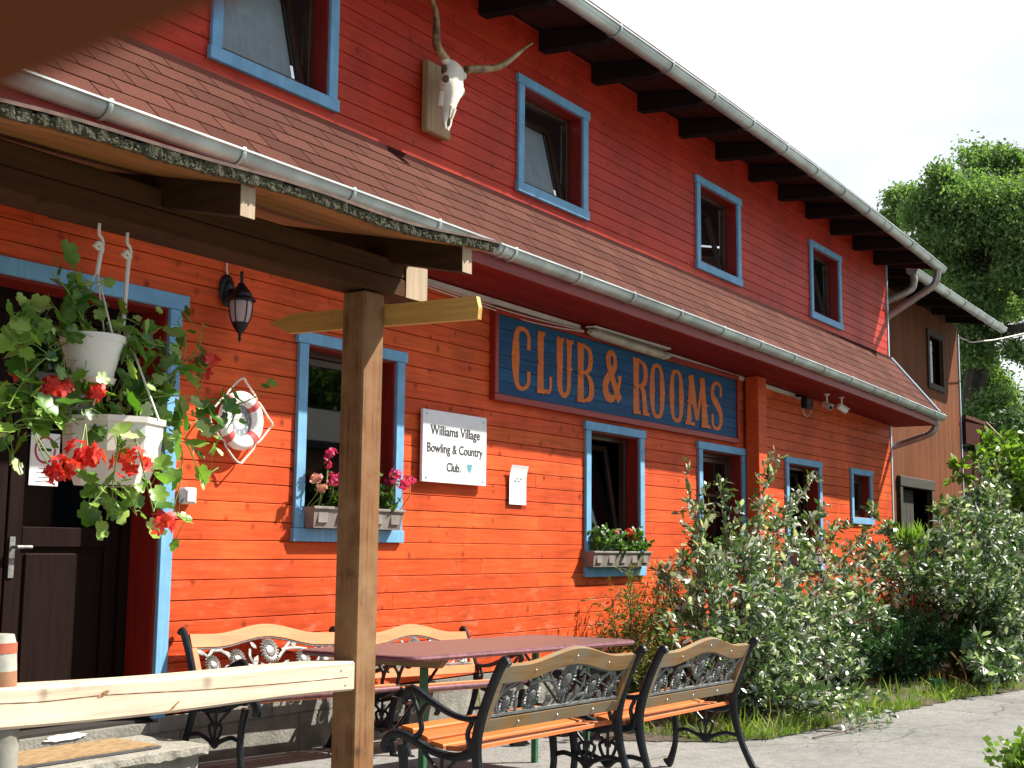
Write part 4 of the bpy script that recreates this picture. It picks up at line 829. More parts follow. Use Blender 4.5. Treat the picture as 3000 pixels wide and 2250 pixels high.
# ------------------------------------------------------------------ benches (local: x along, -y forward, z up)
BL = 1.24; BH = .72
def make_bench(loc, rz, label, worn, metal):
    T = thing('garden_bench', (0, 0, 0), label, 'bench', 'cast iron garden benches with sunflower backs')
    f2 = lambda x, f, z: (x, -(f*.79 if f > 0 else f), z)
    for xs_ in (.02, BL-.02):
        m = MB(); ti = .017
        def bar(pts, wd, th=ti, k=6):
            P = cr([(*p, w_) for p, w_ in zip(pts, wd)], k); m.tube([f2(xs_, p[0], p[1]) for p in P], [p[2] for p in P], 8, b=th, side=(1, 0, 0))
        bar([(-.15, 0), (-.115, .04), (-.055, .16), (-.015, .30), (-.012, .42), (-.055, .56), (-.11, .68), (-.135, .715), (-.155, .70)], [.030, .022, .020, .024, .026, .022, .022, .022, .014])
        bar([(.50, 0), (.468, .03), (.432, .14), (.44, .26), (.462, .35)], [.034, .022, .018, .022, .024])
        bar([(.0, .40), (.03, .345), (.12, .325), (.26, .338), (.40, .378), (.48, .392), (.545, .375), (.565, .335), (.545, .32)], [.020, .022, .018, .018, .020, .020, .026, .028, .014])
        bar([(-.035, .485), (.04, .478), (.14, .49), (.28, .535), (.38, .572), (.425, .565), (.44, .535), (.42, .52)], [.016, .013, .014, .017, .021, .024, .020, .010])
        bar([(.37, .385), (.335, .42), (.345, .475), (.30, .525)], [.013, .012, .012, .010], .011); bar([(.335, .43), (.365, .50), (.40, .545)], [.011, .010, .009], .010); bar([(.24, .52), (.235, .495), (.25, .485)], [.010, .012, .008], .010)
        bar([(.02, .465), (.045, .42), (.03, .37)], [.011, .010, .012], .011)
        bar([(-.04, .19), (.05, .20), (.15, .175), (.20, .155), (.25, .175), (.35, .20), (.435, .185)], [.012, .012, .013, .020, .013, .012, .012], .011)
        for sg in (-1, 1):
            bar([(.20, .16), (.20+sg*.04, .205), (.20+sg*.055, .245), (.20+sg*.02, .26), (.20+sg*.012, .235)], [.009, .009, .009, .009, .006], .008); bar([(.20+sg*.01, .25), (.20+sg*.06, .29), (.20+sg*.12, .335)], [.008, .008, .010], .008)
        bar([(.20, .16), (.20, .22), (.20, .33)], [.010, .008, .008], .008)
        m.build('side_frame', 'cast iron', T, smooth=True)
    bo = np.array((-.015, .425)); bt = np.array((-.125, .705)); bd = (bt-bo)/np.linalg.norm(bt-bo); bn = np.array((bd[1], -bd[0]))  # in (f,z)
    def bp(x, s, t=0): p = bo+bd*s+bn*t; return f2(x, p[0], p[1])
    hump = lambda x: .055*(.5+.5*math.cos(math.pi*max(-1, min(1, (x-BL/2)/(BL*.34)))))
    wd_ = 'bench worn' if worn else 'bench orange'
    nn = 36; X = [.04+(BL-.08)*i/nn for i in range(nn+1)]; dv = np.array(bp(0, 0, .024))-np.array(bp(0, 0, 0))
    m = MB(); m.strip([bp(x, .285+hump(x)) for x in X], [bp(x, .213+hump(x)) for x in X], dv); m.build('top_rail', wd_, T)
    m = MB(); Xs = [.04, BL-.04]; m.strip([bp(x, .055) for x in Xs], [bp(x, .0) for x in Xs], dv); m.build('lower_rail', wd_, T)
    for a, b in ((.04, .075), (BL-.075, BL-.04)):
        m = MB(); m.strip([bp(a, .21), bp(b, .21)], [bp(a, .056), bp(b, .056)], dv*.9); m.build('stile', wd_, T)
    # cast panel
    m = MB(); t0 = .012
    def bp2(x, s, t=0.012): return bp(x, s, t)
    m.tube([bp2(x, .208+hump(x)) for x in X[1:-1]], .006, 6); m.tube([bp2(.05, .066), bp2(BL-.05, .066)], .010, 6)
    def fl(cx, cs, r_):
        nP = 20
        for k in range(nP):
            a = 2*math.pi*k/nP; c, s_ = math.cos(a), math.sin(a); a0, a1 = a-.16, a+.16
            pts = [bp(cx+math.cos(a0)*r_*.48, cs+math.sin(a0)*r_*.48, .018), bp(cx+math.cos(a-.15)*r_*.8, cs+math.sin(a-.15)*r_*.8, .016), bp(cx+c*r_, cs+s_*r_, .011), bp(cx+math.cos(a+.15)*r_*.8, cs+math.sin(a+.15)*r_*.8, .016), bp(cx+math.cos(a1)*r_*.48, cs+math.sin(a1)*r_*.48, .018), bp(cx+c*r_*.75, cs+s_*r_*.75, .024)]
            back = [bp(cx+c*r_*.75, cs+s_*r_*.75, .004)]
            m.add(pts+back, [(0, 1, 5), (1, 2, 5), (2, 3, 5), (3, 4, 5), (4, 0, 5), (1, 0, 6), (2, 1, 6), (3, 2, 6), (4, 3, 6), (0, 4, 6)])
        M = Matrix.Identity(4)
        cen = Vector(bp(cx, cs, .014)); ax_ = Vector(bp(0, 0, 1))-Vector(bp(0, 0, 0)); q = ax_.normalized().to_track_quat('Z', 'Y').to_matrix(); m.ell(cen, r_*.46, r_*.46, .012, 14, 6, q)
    fls = [(.17, .115, .060), (.36, .140, .066), (BL/2, .185, .080), (.88, .130, .066), (1.07, .115, .060)]
    for q in fls: fl(*q)
    def stem(pts, r_=.010):
        P = cr(pts, 6); m.tube([bp2(x, s_, .010) for x, s_ in P], r_, 6, b=.004, side=ax)
    ax = Vector(bp(0, 0, 1))-Vector(bp(0, 0, 0)); 
    stem([(.09, .20), (.15, .16), (.20, .11), (.23, .065)]); stem([(.13, .14), (.20, .20), (.27, .185), (.31, .15)]); stem([(.40, .10), (.44, .07)]); stem([(.47, .20), (.46, .15), (.50, .09), (.54, .065)])
    stem([(.60, .12), (.60, .065)]); stem([(.66, .13), (.74, .19), (.80, .235)], .010); stem([(.72, .19), (.82, .20), (.93, .19)]); stem([(.86, .09), (.82, .066)]); stem([(.99, .19), (1.02, .15), (.97, .065)], .008); stem([(1.05, .20), (1.12, .17), (1.16, .12)]); stem([(.26, .20), (.20, .195)]); stem([(.48, .10), (.42, .11)]); stem([(1.10, .07), (1.14, .10), (1.16, .18)])
    def leafp(x, s_, a, l_):
        c, n_ = math.cos(a), math.sin(a); pts = [(0, 0), (.3, .2), (.6, .22), (1, 0), (.6, -.22), (.3, -.2)]; m.prism([bp(x+(p*c-q*n_)*l_, s_+(p*n_+q*c)*l_, .008) for p, q in pts], Vector(bp(0, 0, .006))-Vector(bp(0, 0, 0)))
    for q in ((.11, .17, 2.2, .06), (.24, .08, .5, .07), (.27, .19, -.6, .06), (.47, .10, .9, .08), (.52, .20, 2.4, .06), (.70, .09, .6, .07), (.76, .075, 2.5, .07), (.80, .20, .8, .07), (.97, .18, .1, .07), (.98, .08, 1.2, .06), (1.14, .16, 1.9, .06), (.57, .08, 2.4, .06)): leafp(*q)
    m.build('sunflower_panel', 'cast shaded' if worn else 'cast grey', T)  # near benches take the metal with shade painted in
    # seat slats
    m = MB()
    for j, (f, z, r_) in enumerate(((.05, .352, .038), (.145, .345, .042), (.245, .352, .042), (.345, .378, .042), (.44, .402, .042))):
        a = (-.15, -.02, .12, .25, .12)[j]; c, s_ = math.cos(a), math.sin(a); pr = []
        for (p, q) in ((-r_, 0), (-r_, .014), (-r_+.006, .02), (r_-.006, .02), (r_, .014), (r_, 0)): pr.append((f+p*c-q*s_, z+p*s_+q*c))
        m.prism([f2(.0+.03, a_, b_) for a_, b_ in pr], (BL-.06, 0, 0))
    m.build('seat', 'bench seat', T)
    m = MB(); m.tube([f2(.03, .498, .398), f2(BL-.03, .498, .398)], .017, 10); m.build('front_slat', 'table edge', T, smooth=True)
    for x in (.3, .62, .94):
        MB().ell(bp(x, .028, -.001), .006, .006, .006, 8, 6).build('bolt', 'zinc', T, smooth=True); MB().ell(bp(x, .25+hump(x), -.001), .005, .005, .005, 8, 6).build('bolt', 'zinc', T, smooth=True)
    T.location = loc; T.rotation_euler = rz
    return T
def tilt(x0, y0, x1, y1): return math.atan2(gz(x1, y1)-gz(x0, y0), x1-x0)
make_bench((4.73, 5.12, gz(5.2, 4.9)), (0, -tilt(4.66, 4.9, 5.9, 4.9), 0), 'cast iron bench against the wall with glossy orange slats, the one beside the door trim', False, 0)
make_bench((5.985, 5.05, gz(6.55, 4.85)), (0, -tilt(5.9, 4.9, 7.1, 4.9), 0), 'cast iron bench against the wall with glossy orange slats, the one behind the table', False, 0)
make_bench((5.50, 3.03, gz(4.95, 3.1)), (0, -.02, math.pi+R(1)), 'weathered cast iron bench with its back to the viewer, nearer the canopy post', True, 0)
make_bench((6.78, 3.00, gz(6.1, 3.1)), (0, -.02, math.pi+R(2)), 'weathered cast iron bench with its back to the viewer, beside the silvery shrub', True, 0)
# ------------------------------------------------------------------ table
T = thing('outdoor_table', (5.5, 3.85, -1.2), 'long brown table with rounded corners on green metal trestle legs', 'table')
zt3 = lambda x: -.478-.018*(x-4.5)
mb = MB(); ol = []; x0, x1, y0, y1, r_ = 4.50, 6.60, 3.50, 4.18, .09
for (cx, cy, a0) in ((x1-r_, y0+r_, -90), (x1-r_, y1-r_, 0), (x0+r_, y1-r_, 90), (x0+r_, y0+r_, 180)):
    for k in range(7): a = R(a0+k*15); ol.append((cx+math.cos(a)*r_, cy+math.sin(a)*r_))
mb.prism([(x, y, zt3(x)-.024) for x, y in ol], (0, 0, .024)); mb.build('table_top', 'table top', T)
mb = MB(); mb.tube([(x, y, zt3(x)-.012) for x, y in ol], .0135, 8, closed=True); mb.build('edge_band', 'table edge', T, smooth=True)
for xt in (4.84, 6.34):
    mb = MB(); z = zt3(xt)-.027; mb.prism([(xt-.02, y0+.06, z), (xt-.02, y0+.10, z-.045), (xt-.02, y1-.10, z-.045), (xt-.02, y1-.06, z)], (.045, 0, 0)); mb.build('bearer', 'table bearer', T)
    for yl in (3.69, 4.03):
        mb = MB(); mb.box((xt-.016, yl-.016, gz(xt, yl)-.01), (xt+.016, yl+.016, z-.046), .003); mb.build('leg', 'green metal', T)
    mb = MB(); sg = 1 if xt < 5 else -1; mb.tube([(xt, 3.86, z-.35), (xt+sg*.42, 3.86, zt3(xt+sg*.42)-.03)], .008, 6); mb.tube([(xt, 3.69, z-.35), (xt, 4.03, z-.35)], .008, 6); mb.build('brace', 'cast iron', T)
# dark wedge on the ground
S = thing('dark_wedge', (6.1, 4.35, -1.2), 'small dark wedge lying on the paving under the table', 'wedge'); p = PZ(1505, 2186, gz(6.7, 4.6)); mb = MB(); mb.prism([(p.x, p.y, p.z), (p.x+.12, p.y-.05, p.z), (p.x+.03, p.y-.01, p.z+.09)], (.02, .05, 0)); mb.build('body', 'black metal', S)
# ------------------------------------------------------------------ window boxes
def florets(P0, r_, mat, n, parent, size=.017, name='flower'):
    N = rdir(n, .25); P = np.array(P0)+N*r_*rng.uniform(.35, 1.15, (n, 1))*np.array([1, 1, .85]); PP, DD, NN, SS = [], [], [], []
    for p, nn in zip(P, N):
        t = np.cross(nn, rdir(1)[0]); t /= np.linalg.norm(t); b = np.cross(nn, t)
        for k in range(5): a = 2*math.pi*k/5+.2; PP.append(p); DD.append(t*math.cos(a)+b*math.sin(a)+nn*.25); NN.append(nn); SS.append(size*rng.uniform(.8, 1.2))
    return leaves(name, mat, PP, DD, NN, SS, [(0, .06, 0), (.55, .32, .05), (1, .12, 0), (1, -.12, 0), (.55, -.32, .05), (0, -.06, 0)], [(5, 4, 3, 2, 1, 0)], parent)
def window_box(x0, x1, zb, flowers, label, fol=260, tall=.16):
    S = thing('window_box', ((x0+x1)/2, YW-.05, zb), label, 'window box'); d0, d1 = YW-.115, YW+.055; h = .125
    m = MB(); e = .02
    m.add([(x0+e, d0+.02, zb), (x1-e, d0+.02, zb), (x1-e, d1-.01, zb), (x0+e, d1-.01, zb), (x0, d0, zb+h), (x1, d0, zb+h), (x1, d1, zb+h), (x0, d1, zb+h)], [(0, 3, 2, 1), (0, 1, 5, 4), (1, 2, 6, 5), (2, 3, 7, 6), (3, 0, 4, 7)])
    for a, b in (((x0-.008, d0-.008, zb+h-.014), (x1+.008, d0+.008, zb+h+.004)), ((x0-.008, d1-.008, zb+h-.014), (x1+.008, d1+.008, zb+h+.004))): m.box(a, b, .003)
    for k in range(5): xx_ = x0+(x1-x0)*(k+.5)/5; m.box((xx_-.045, d0+.004, zb+.03), (xx_+.045, d0+.014, zb+h-.03), .003)
    m.build('trough', 'planter', S); m = MB(); m.add([(x0+.004, d0+.004, zb+h-.012), (x1-.004, d0+.004, zb+h-.012), (x1-.004, d1-.004, zb+h-.012), (x0+.004, d1-.004, zb+h-.012)], [(0, 1, 2, 3)]); m.build('soil', 'soil', S)
    P = []; st = MB()
    for k in range(int((x1-x0)/.05)):
        b0 = np.array((random.uniform(x0+.04, x1-.04), random.uniform(d0+.03, d1-.05), zb+h-.02)); tip = b0+np.array((random.uniform(-.09, .09), random.uniform(-.10, .03), random.uniform(.06, tall)))
        st.tube([b0, (b0+tip)/2+np.array((0, 0, .02)), tip], .003, 5)
        for j in range(fol//max(1, int((x1-x0)/.05))): P.append(b0+(tip-b0)*random.uniform(.3, 1.05)+rng.normal(size=3)*.028)
    for (fx, fy, fz, r_, mt) in flowers:
        if fz > zb+h: st.tube([(fx+jit(.04), YW-.04, zb+h-.01), (fx+jit(.02), fy, (fz+zb+h)/2), (fx, fy, fz)], .0028, 5)
    st.build('stems', 'stem green', S); n = len(P); leaves('foliage', 'box leaf', P, rdir(n), rdir(n, 1.0), rng.uniform(.025, .055, n), IVY_T, IVY_F, S)
    for (fx, fy, fz, r_, mt) in flowers: florets((fx, fy, fz), r_, mt, int(26*r_/.035), S, .016)
    return S
Y0 = YW-.12
window_box(5.70, 6.56, .107, [(5.82, Y0, .55, .040, 'petal pink'), (5.80, Y0, .485, .022, 'petal pink'), (5.86, Y0, .40, .040, 'petal pink'), (5.95, Y0, .42, .038, 'petal pink'), (6.46, Y0, .46, .045, 'petal pink'), (6.50, Y0-.02, .40, .042, 'petal pink'), (6.60, Y0, .43, .040, 'petal pink'), (6.42, Y0, .42, .035, 'petal pink'), (5.70, Y0, .40, .035, 'petal pale'), (5.75, Y0, .34, .03, 'petal pale'), (6.2, Y0, .45, .04, 'petal pink')],
           'window box with tall pink geraniums on the sill behind the canopy post', 420, .26)
window_box(9.03, 10.03, -.148, [(9.62, Y0, .145, .036, 'petal red'), (9.70, Y0, .09, .034, 'petal red'), (9.66, Y0, .12, .03, 'petal red'), (9.40, Y0, .14, .02, 'petal pale')], 'window box with red geraniums under the left part of the long sign', 420, .20)
window_box(11.24, 12.28, -.148, [(11.95, Y0, .03, .03, 'petal red')], 'window box partly hidden behind the tall silvery shrub', 300, .18)
window_box(13.5, 14.5, -.148, [(14.02, Y0-.05, .02, .045, 'petal red')], 'window box just right of the red post behind the shrub', 260, .16)
# ------------------------------------------------------------------ hanging baskets of ivy geranium
def basket(cx, cy, ztop, r0, r1, h, hook, label, sq, vines, blob, nleaf, heads, grey):
    S = thing('hanging_basket', (cx, cy, ztop-h), label, 'hanging basket', 'hanging baskets of red ivy geranium')
    m = MB(); n = 8 if sq else 24; pr = [(r1*.55, -h-.012), (r1*1.02, -h-.012), (r1*1.12, -h+.006), (r1, -h+.008), (r1*1.04, -h+.03), (r0*.98, -.03), (r0, -.022), (r0*1.05, -.018), (r0*1.05, 0), (r0*.97, 0), (r0*.93, -.03)]
    if sq: pr = [(r1*.5, -h), (r1*.86, -h), (r0*.97, -h*.52), (r0, -.022), (r0*1.05, -.018), (r0*1.05, 0), (r0*.96, 0), (r0*.92, -.03)]
    m.lathe(pr, (cx, cy, ztop), n); m.build('pot', 'white plastic', S, smooth=not sq)
    m = MB(); m.lathe([(0, -.025), (r0*.93, -.025)], (cx, cy, ztop), n); m.build('soil', 'soil', S)
    m = MB(); hx, hy, hz = hook; kz = hz-(.16 if not grey else .30)
    m.tube(cr([(hx, hy, hz+.02), (hx, hy, hz-.03), (hx+.012, hy, hz-.045), (hx+.016, hy, hz-.065), (hx, hy, hz-.08), (hx-.012, hy, hz-.07)], 5), .005, 7)
    m.tube(cr([(hx-.014, hy, hz-.075), (hx, hy, hz-.060), (hx+.014, hy, hz-.075), (hx+.008, hy, hz-.10), (hx, hy, kz)], 5), [.007]*21, 7)
    for k in range(3 if not grey else 4):
        a = 2*math.pi*k/(3 if not grey else 4)+(.5 if not grey else .4); m.tube([(hx, hy, kz+.01), (cx+math.cos(a)*r0*1.0, cy+math.sin(a)*r0*1.0, ztop-.005)], .0028 if not grey else .0035, 6)
    m.build('hanger', 'white plastic', S, smooth=True)
    st = MB(); P, D, N, Z = [], [], [], []
    for V in vines:
        pts = [np.array(PY(u, v, cy+dy)) for (u, v, dy) in V]; C = cr(pts, 5); st.tube(C, [.0030-.0012*i/len(C) for i in range(len(C))], 6)
        for i in range(3, len(C)):
            if random.random() < .72:
                q = C[i]; off = rng.normal(size=3)*.028; tip = q+off+np.array((0, 0, .008)); st.tube([q, (q+tip)/2+np.array((0, 0, .006)), tip], .0012, 4)
                P.append(tip); dd = off+rng.normal(size=3)*.015; D.append(dd/np.linalg.norm(dd)+np.array((0, 0, -.35))); nn = np.array((.35, -.75, .6))+rng.normal(size=3)*.5; N.append(nn); Z.append(random.choice((.03, .036, .045, .055, .072))*random.uniform(.85, 1.15)*(1 if i < len(C)-3 else .75))
    for k in range(nleaf):
        bu, bv, su, sv, sy = random.choice(blob); q = np.array(PY(random.gauss(bu, su), random.gauss(bv, sv), cy+random.gauss(-.02, sy))); o = np.array((cx, cy, ztop-.02))
        a = q-o; st.tube([o+a*.6+rng.normal(size=3)*.01, o+a*.85+np.array((0, 0, .012)), q], .0014, 4) if random.random() < .5 else None
        P.append(q); D.append(a/np.linalg.norm(a)*.5+np.array((0, 0, -.3))+rng.normal(size=3)*.35); N.append(np.array((.3, -.7, .65))+rng.normal(size=3)*.5); Z.append(random.choice((.024, .03, .036, .045, .06, .072))*random.uniform(.85, 1.15))
    for (u, v, dy, r_, mt, su, sv) in heads:
        q = PY(u, v, cy+dy); q2 = PY(su, sv, cy+dy*.4); st.tube(cr([q2, (q+q2)/2+Vector((0, 0, -.01)), q], 5), .0022, 5)
    st.build('stems', 'stem green', S); leaves('foliage', 'ivy leaf', P, D, N, Z, IVY_T, IVY_F, S)
    for (u, v, dy, r_, mt, su, sv) in heads: florets(tuple(PY(u, v, cy+dy)), r_, mt, int(5+r_*230), S, .0235)
h1 = PY(292, 655, 3.17); h2 = PY(375, 662, 3.19); c1 = PY(273, 985, 3.17); c2 = PY(333, 1228, 3.20)
basket(c1.x, 3.17, c1.z, .092, .066, .135, (h1.x, 3.17, zb_-.012), 'small round white hanging pot of ivy geranium, upper of the two', False,
  [[(262, 985, 0), (225, 900, -.02), (190, 840, -.03), (150, 800, -.04)], [(255, 985, 0), (240, 900, 0), (262, 850, -.02), (275, 830, -.02)], [(230, 990, 0), (150, 965, -.05), (60, 1005, -.06), (15, 960, -.05)], [(300, 985, 0), (380, 955, -.05), (430, 1000, -.06), (480, 1015, -.04)],
   [(215, 990, 0), (120, 1060, -.05), (60, 1130, -.05), (25, 1190, -.06)], [(200, 990, 0), (160, 900, .02), (100, 930, .03)], [(330, 985, 0), (350, 930, .02), (410, 950, .02)]],
  [(215, 880, 35, 45, .03), (110, 960, 55, 40, .04), (90, 1060, 60, 45, .04), (400, 1010, 45, 40, .04), (230, 965, 50, 12, .04), (240, 1100, 40, 22, .03)], 85,
  [(153, 1132, -.05, .026, 'petal red', 190, 1040), (185, 1140, -.05, .022, 'petal red', 190, 1040), (60, 1090, .02, .014, 'petal red', 90, 1040)], False)
basket(c2.x, 3.20, c2.z, .150, .125, .205, (h2.x, 3.19, zb_-.012), 'large white hanging pot trailing ivy geranium with red flower heads, lower of the two', True,
  [[(340, 1228, 0), (440, 1165, -.06), (600, 1165, -.07), (690, 1185, -.06), (775, 1150, -.05)], [(345, 1228, 0), (430, 1140, -.04), (520, 1085, -.04), (545, 1000, -.03), (520, 940, -.03)], [(350, 1228, 0), (470, 1120, -.03), (575, 1030, -.04), (590, 970, -.04)],
   [(320, 1228, 0), (240, 1180, -.06), (120, 1185, -.07), (20, 1210, -.06)], [(300, 1228, 0), (170, 1230, -.08), (60, 1230, -.07), (10, 1290, -.06)], [(360, 1228, 0), (400, 1300, -.16), (425, 1400, -.17), (450, 1500, -.16)],
   [(380, 1228, 0), (480, 1280, -.08), (545, 1300, -.07), (590, 1390, -.06), (640, 1370, -.06)], [(330, 1228, 0), (345, 1300, -.17), (330, 1420, -.17), (330, 1510, -.16)], [(330, 1400, -.16), (290, 1450, -.17), (260, 1490, -.17)], [(330, 1400, -.16), (380, 1450, -.17), (400, 1510, -.17)],
   [(390, 1228, 0), (520, 1290, -.05), (530, 1400, -.06), (510, 1500, -.06), (560, 1520, -.05)], [(640, 1165, -.065), (610, 1200, -.06), (580, 1230, -.05)], [(700, 1185, -.06), (670, 1250, -.06), (610, 1330, -.06)]],
  [(330, 1170, 90, 35, .05), (200, 1190, 70, 40, .05), (460, 1130, 60, 60, .05), (440, 1200, 60, 45, .05), (350, 1240, 70, 25, .06), (500, 1230, 45, 35, .04), (330, 1460, 40, 30, .03), (60, 1210, 50, 40, .04), (330, 1120, 70, 30, .05)], 170,
  [(232, 1325, -.17, .050, 'petal red', 250, 1240), (262, 1340, -.17, .042, 'petal red', 250, 1240), (178, 1378, -.16, .036, 'petal red', 80, 1225), (385, 1362, -.18, .050, 'petal red', 370, 1240), (605, 1072, -.06, .040, 'petal red', 570, 1180), (478, 1535, -.12, .042, 'petal red', 435, 1400), (280, 1150, -.12, .020, 'petal red', 300, 1200), (160, 1392, -.16, .024, 'petal red', 80, 1225)], True)
# ------------------------------------------------------------------ shrubs
def grow(name, base, tips, label, mat, nside, leaf_len, per, spread, cat='shrub', lean=0.0, stem_r=.018, leafw=1.0, core=None, bend=.25):
    S = thing(name, base, label, cat); st = MB(); P, D, N, Z = [], [], [], []; base = np.array(base)
    for tip in tips:
        tip = np.array(tip, float); b = base+np.array((jit(.18), jit(.12), 0)); v = tip-b; mid = b+v*.45+np.array((v[0]*-.12+jit(.1), v[1]*-.12+jit(.08), abs(v[2])*bend*.4)); C = cr([b, mid, tip], 10); n = len(C); ln = np.linalg.norm(v)
        st.tube(C, [max(.002, stem_r*(1-i/n)**1.1*(.5+.3*ln)) for i in range(n)], 6)
        for k in range(int(nside*ln)):
            t = random.uniform(.22, 1.0)**.8; i = min(n-2, int(t*(n-1))); q = C[i]; dr = (C[min(n-1, i+1)]-C[max(0, i-1)]); dr /= np.linalg.norm(dr)
            d = dr*.8+rng.normal(size=3)*.62+np.array((0, 0, .18)); d /= np.linalg.norm(d); l_ = spread*random.uniform(.35, 1)*(1.15-.75*t); e = q+d*l_; e2 = (q+e)/2+rng.normal(size=3)*.02; st.tube([q, e2, e], [.0035, .0025, .001], 4)
            m_ = int(per*l_/spread)+3
            for j in range(m_):
                s_ = random.uniform(.1, 1.0); pp = (q*(1-s_)+e*s_)+rng.normal(size=3)*.008; dd = d*.75+rng.normal(size=3)*.55; P.append(pp); D.append(dd); N.append(np.array((0, 0, 1.0))+rng.normal(size=3)*.7); Z.append(leaf_len*random.uniform(.45, 1.45))
        for j in range(10):
            i = random.randint(int(n*.75), n-1); P.append(C[i]); D.append(rng.normal(size=3)*.7+v/ln); N.append(rng.normal(size=3)+np.array((0, 0, .6))); Z.append(leaf_len*random.uniform(.6, 1.1))
    st.build('stems', 'stem brown', S)
    T = np.array(LANCE_T)*np.array([1, leafw, 1]); leaves('foliage', mat, P, D, N, Z, T, LANCE_F, S); return S
bz = gz(8.6, 3.9)
tips = [tuple(PY(u, v, y)) for u, v, y in ((2270, 1318, 4.25), (2235, 1450, 4.2), (2330, 1440, 4.35), (2005, 1352, 4.15), (2060, 1420, 4.2), (2110, 1400, 4.3), (2395, 1385, 4.5), (2160, 1480, 4.1), (2420, 1470, 4.5), (2470, 1530, 4.55), (2555, 1545, 4.6), (2600, 1590, 4.7), (2650, 1640, 4.7), (2640, 1700, 4.6),
   (1995, 1600, 4.0), (1985, 1650, 4.15), (2040, 1560, 4.0), (2120, 1600, 4.0), (2200, 1560, 4.1), (2300, 1600, 4.2), (2380, 1610, 4.2), (1940, 1800, 4.0), (1970, 1870, 3.9), (2020, 1760, 3.9), (2080, 1700, 3.9), (2500, 1700, 4.3), (2560, 1780, 4.2), (2600, 1850, 4.2))]
tips += [(8.75+random.uniform(-.2, 2.9), random.uniform(3.45, 4.6), bz+random.uniform(.35, 1.15)) for _ in range(36)]
tips += [(9.15+random.uniform(-.3, .5), 3.15+jit(.1), bz+random.uniform(.06, .35)) for _ in range(5)]
tips += [(8.6+random.uniform(-.3, 2.0), random.uniform(3.25, 3.6), bz+random.uniform(.2, .9)) for _ in range(14)]
grow('silvery_shrub', (8.85, 3.95, bz), tips, 'big spreading shrub with narrow silvery leaves growing behind the benches, in front of the wall', 'silver glint leaf', 14, .066, 18, .32, leafw=1.2)
b2 = gz(14.5, 3.4); cx2, cy2 = 15.6, 3.9
tips = [tuple(PY(u, v, y)) for u, v, y in ((2885, 1355, 4.2), (2940, 1340, 4.2), (2975, 1370, 4.1), (2850, 1440, 4.2), (2800, 1500, 4.2), (2760, 1560, 4.2), (2740, 1640, 4.1), (2730, 1740, 4.0), (2900, 1450, 4.0), (2990, 1480, 3.8), (2950, 1560, 3.7), (2860, 1600, 3.8))]
tips += [(cx2+random.gauss(0, 1.5), cy2+random.gauss(-.1, .55), b2+random.uniform(.5, 2.0)) for _ in range(66)]
tips += [tuple(PY(u, v, y)) for u, v, y in ((2880, 1950, 3.0), (2920, 1960, 3.0), (2960, 1975, 2.95), (2990, 1960, 2.9), (3010, 1900, 2.9), (2940, 1900, 3.0), (2870, 1880, 3.1), (2980, 1830, 3.0))]
grow('broad_shrub', (15.4, 3.75, b2), tips, 'broad dense grey green shrub at the right beside the path', 'silver glint leaf deep', 14, .085, 24, .44, leafw=1.25)
tips = [(19+random.uniform(-1, 5), 4.2+random.uniform(-.8, 1.0), -1.2+random.uniform(1.4, 3.0)) for _ in range(46)]
grow('lime_shrub', (20, 4.1, -1.45), tips, 'bright lime green bush rising behind the broad grey green shrub', 'lime leaf', 10, .12, 18, .5, leafw=1.7)
# low green shrub and conifers along the wall
def sprays(name, base, n, h, rad, mat, label, cat='conifer', lean=(0, 0), size=.035, dens=34, up=1.0, leafw=.35):
    S = thing(name, base, label, cat); st = MB(); P, D, N, Z = [], [], [], []; b0 = np.array(base, float)
    for k in range(n):
        a = random.uniform(0, 2*math.pi); rr = rad*math.sqrt(random.random()); hh = h*random.uniform(.5, 1)*(1-.35*rr/rad); tip = b0+np.array((math.cos(a)*rr+lean[0], math.sin(a)*rr*.7+lean[1], hh)); mid = b0+(tip-b0)*.5+np.array((math.cos(a)*rr*.25, 0, 0)); C = cr([b0+rng.normal(size=3)*[.04, .04, 0], mid, tip], 8)
        st.tube(C, [.009*(1-i/len(C))+.0015 for i in range(len(C))], 5)
        for i in range(3, len(C)):
            for q in range(2):
                d = rng.normal(size=3)*.8+np.array((0, 0, .5*up)); d /= np.linalg.norm(d); e = C[i]+d*random.uniform(.06, .17)*(1 if h < 1.2 else 1.5)
                for j in range(dens//2):
                    s_ = random.random(); P.append(C[i]*(1-s_)+e*s_+rng.normal(size=3)*.008); D.append(d+rng.normal(size=3)*.6); N.append(rng.normal(size=3)); Z.append(size*random.uniform(.6, 1.3))
    st.build('stems', 'stem brown', S); leaves('foliage', mat, P, D, N, Z, np.array(QUAD_T)*np.array([1, leafw/.28*.5, 1]), QUAD_F, S); return S
sprays('young_thuja', (9.25, 4.98, gz(9.2, 5)-.02), 14, 1.38, .27, 'thuja leaf', 'thin bronze green young conifer under the second window', size=.05, dens=22, leafw=.26)
sprays('young_thuja', (9.75, 4.95, gz(9.7, 5)-.02), 15, 1.32, .20, 'thuja leaf', 'narrow young conifer just right of the thin bronze one', size=.05, dens=22, leafw=.26)
sprays('low_green_shrub', (10.2, 4.6, gz(10, 4.6)), 20, .68, .55, 'conifer leaf', 'low dark green shrub at the wall between conifer and silvery shrub', 'shrub', size=.05, dens=24, leafw=.5)
sprays('drooping_conifer', (13.6, 4.1, gz(13.6, 4.1)), 34, 1.0, .85, 'conifer leaf', 'feathery deep green conifer bush to the right of the big silvery shrub', size=.055, dens=30, leafw=.3, up=.3)
sprays('drooping_conifer', (12.3, 4.3, gz(12.3, 4.3)), 30, 1.05, .8, 'conifer leaf', 'feathery conifer bush hidden low behind the silvery shrub', size=.055, dens=30, leafw=.3, up=.3)
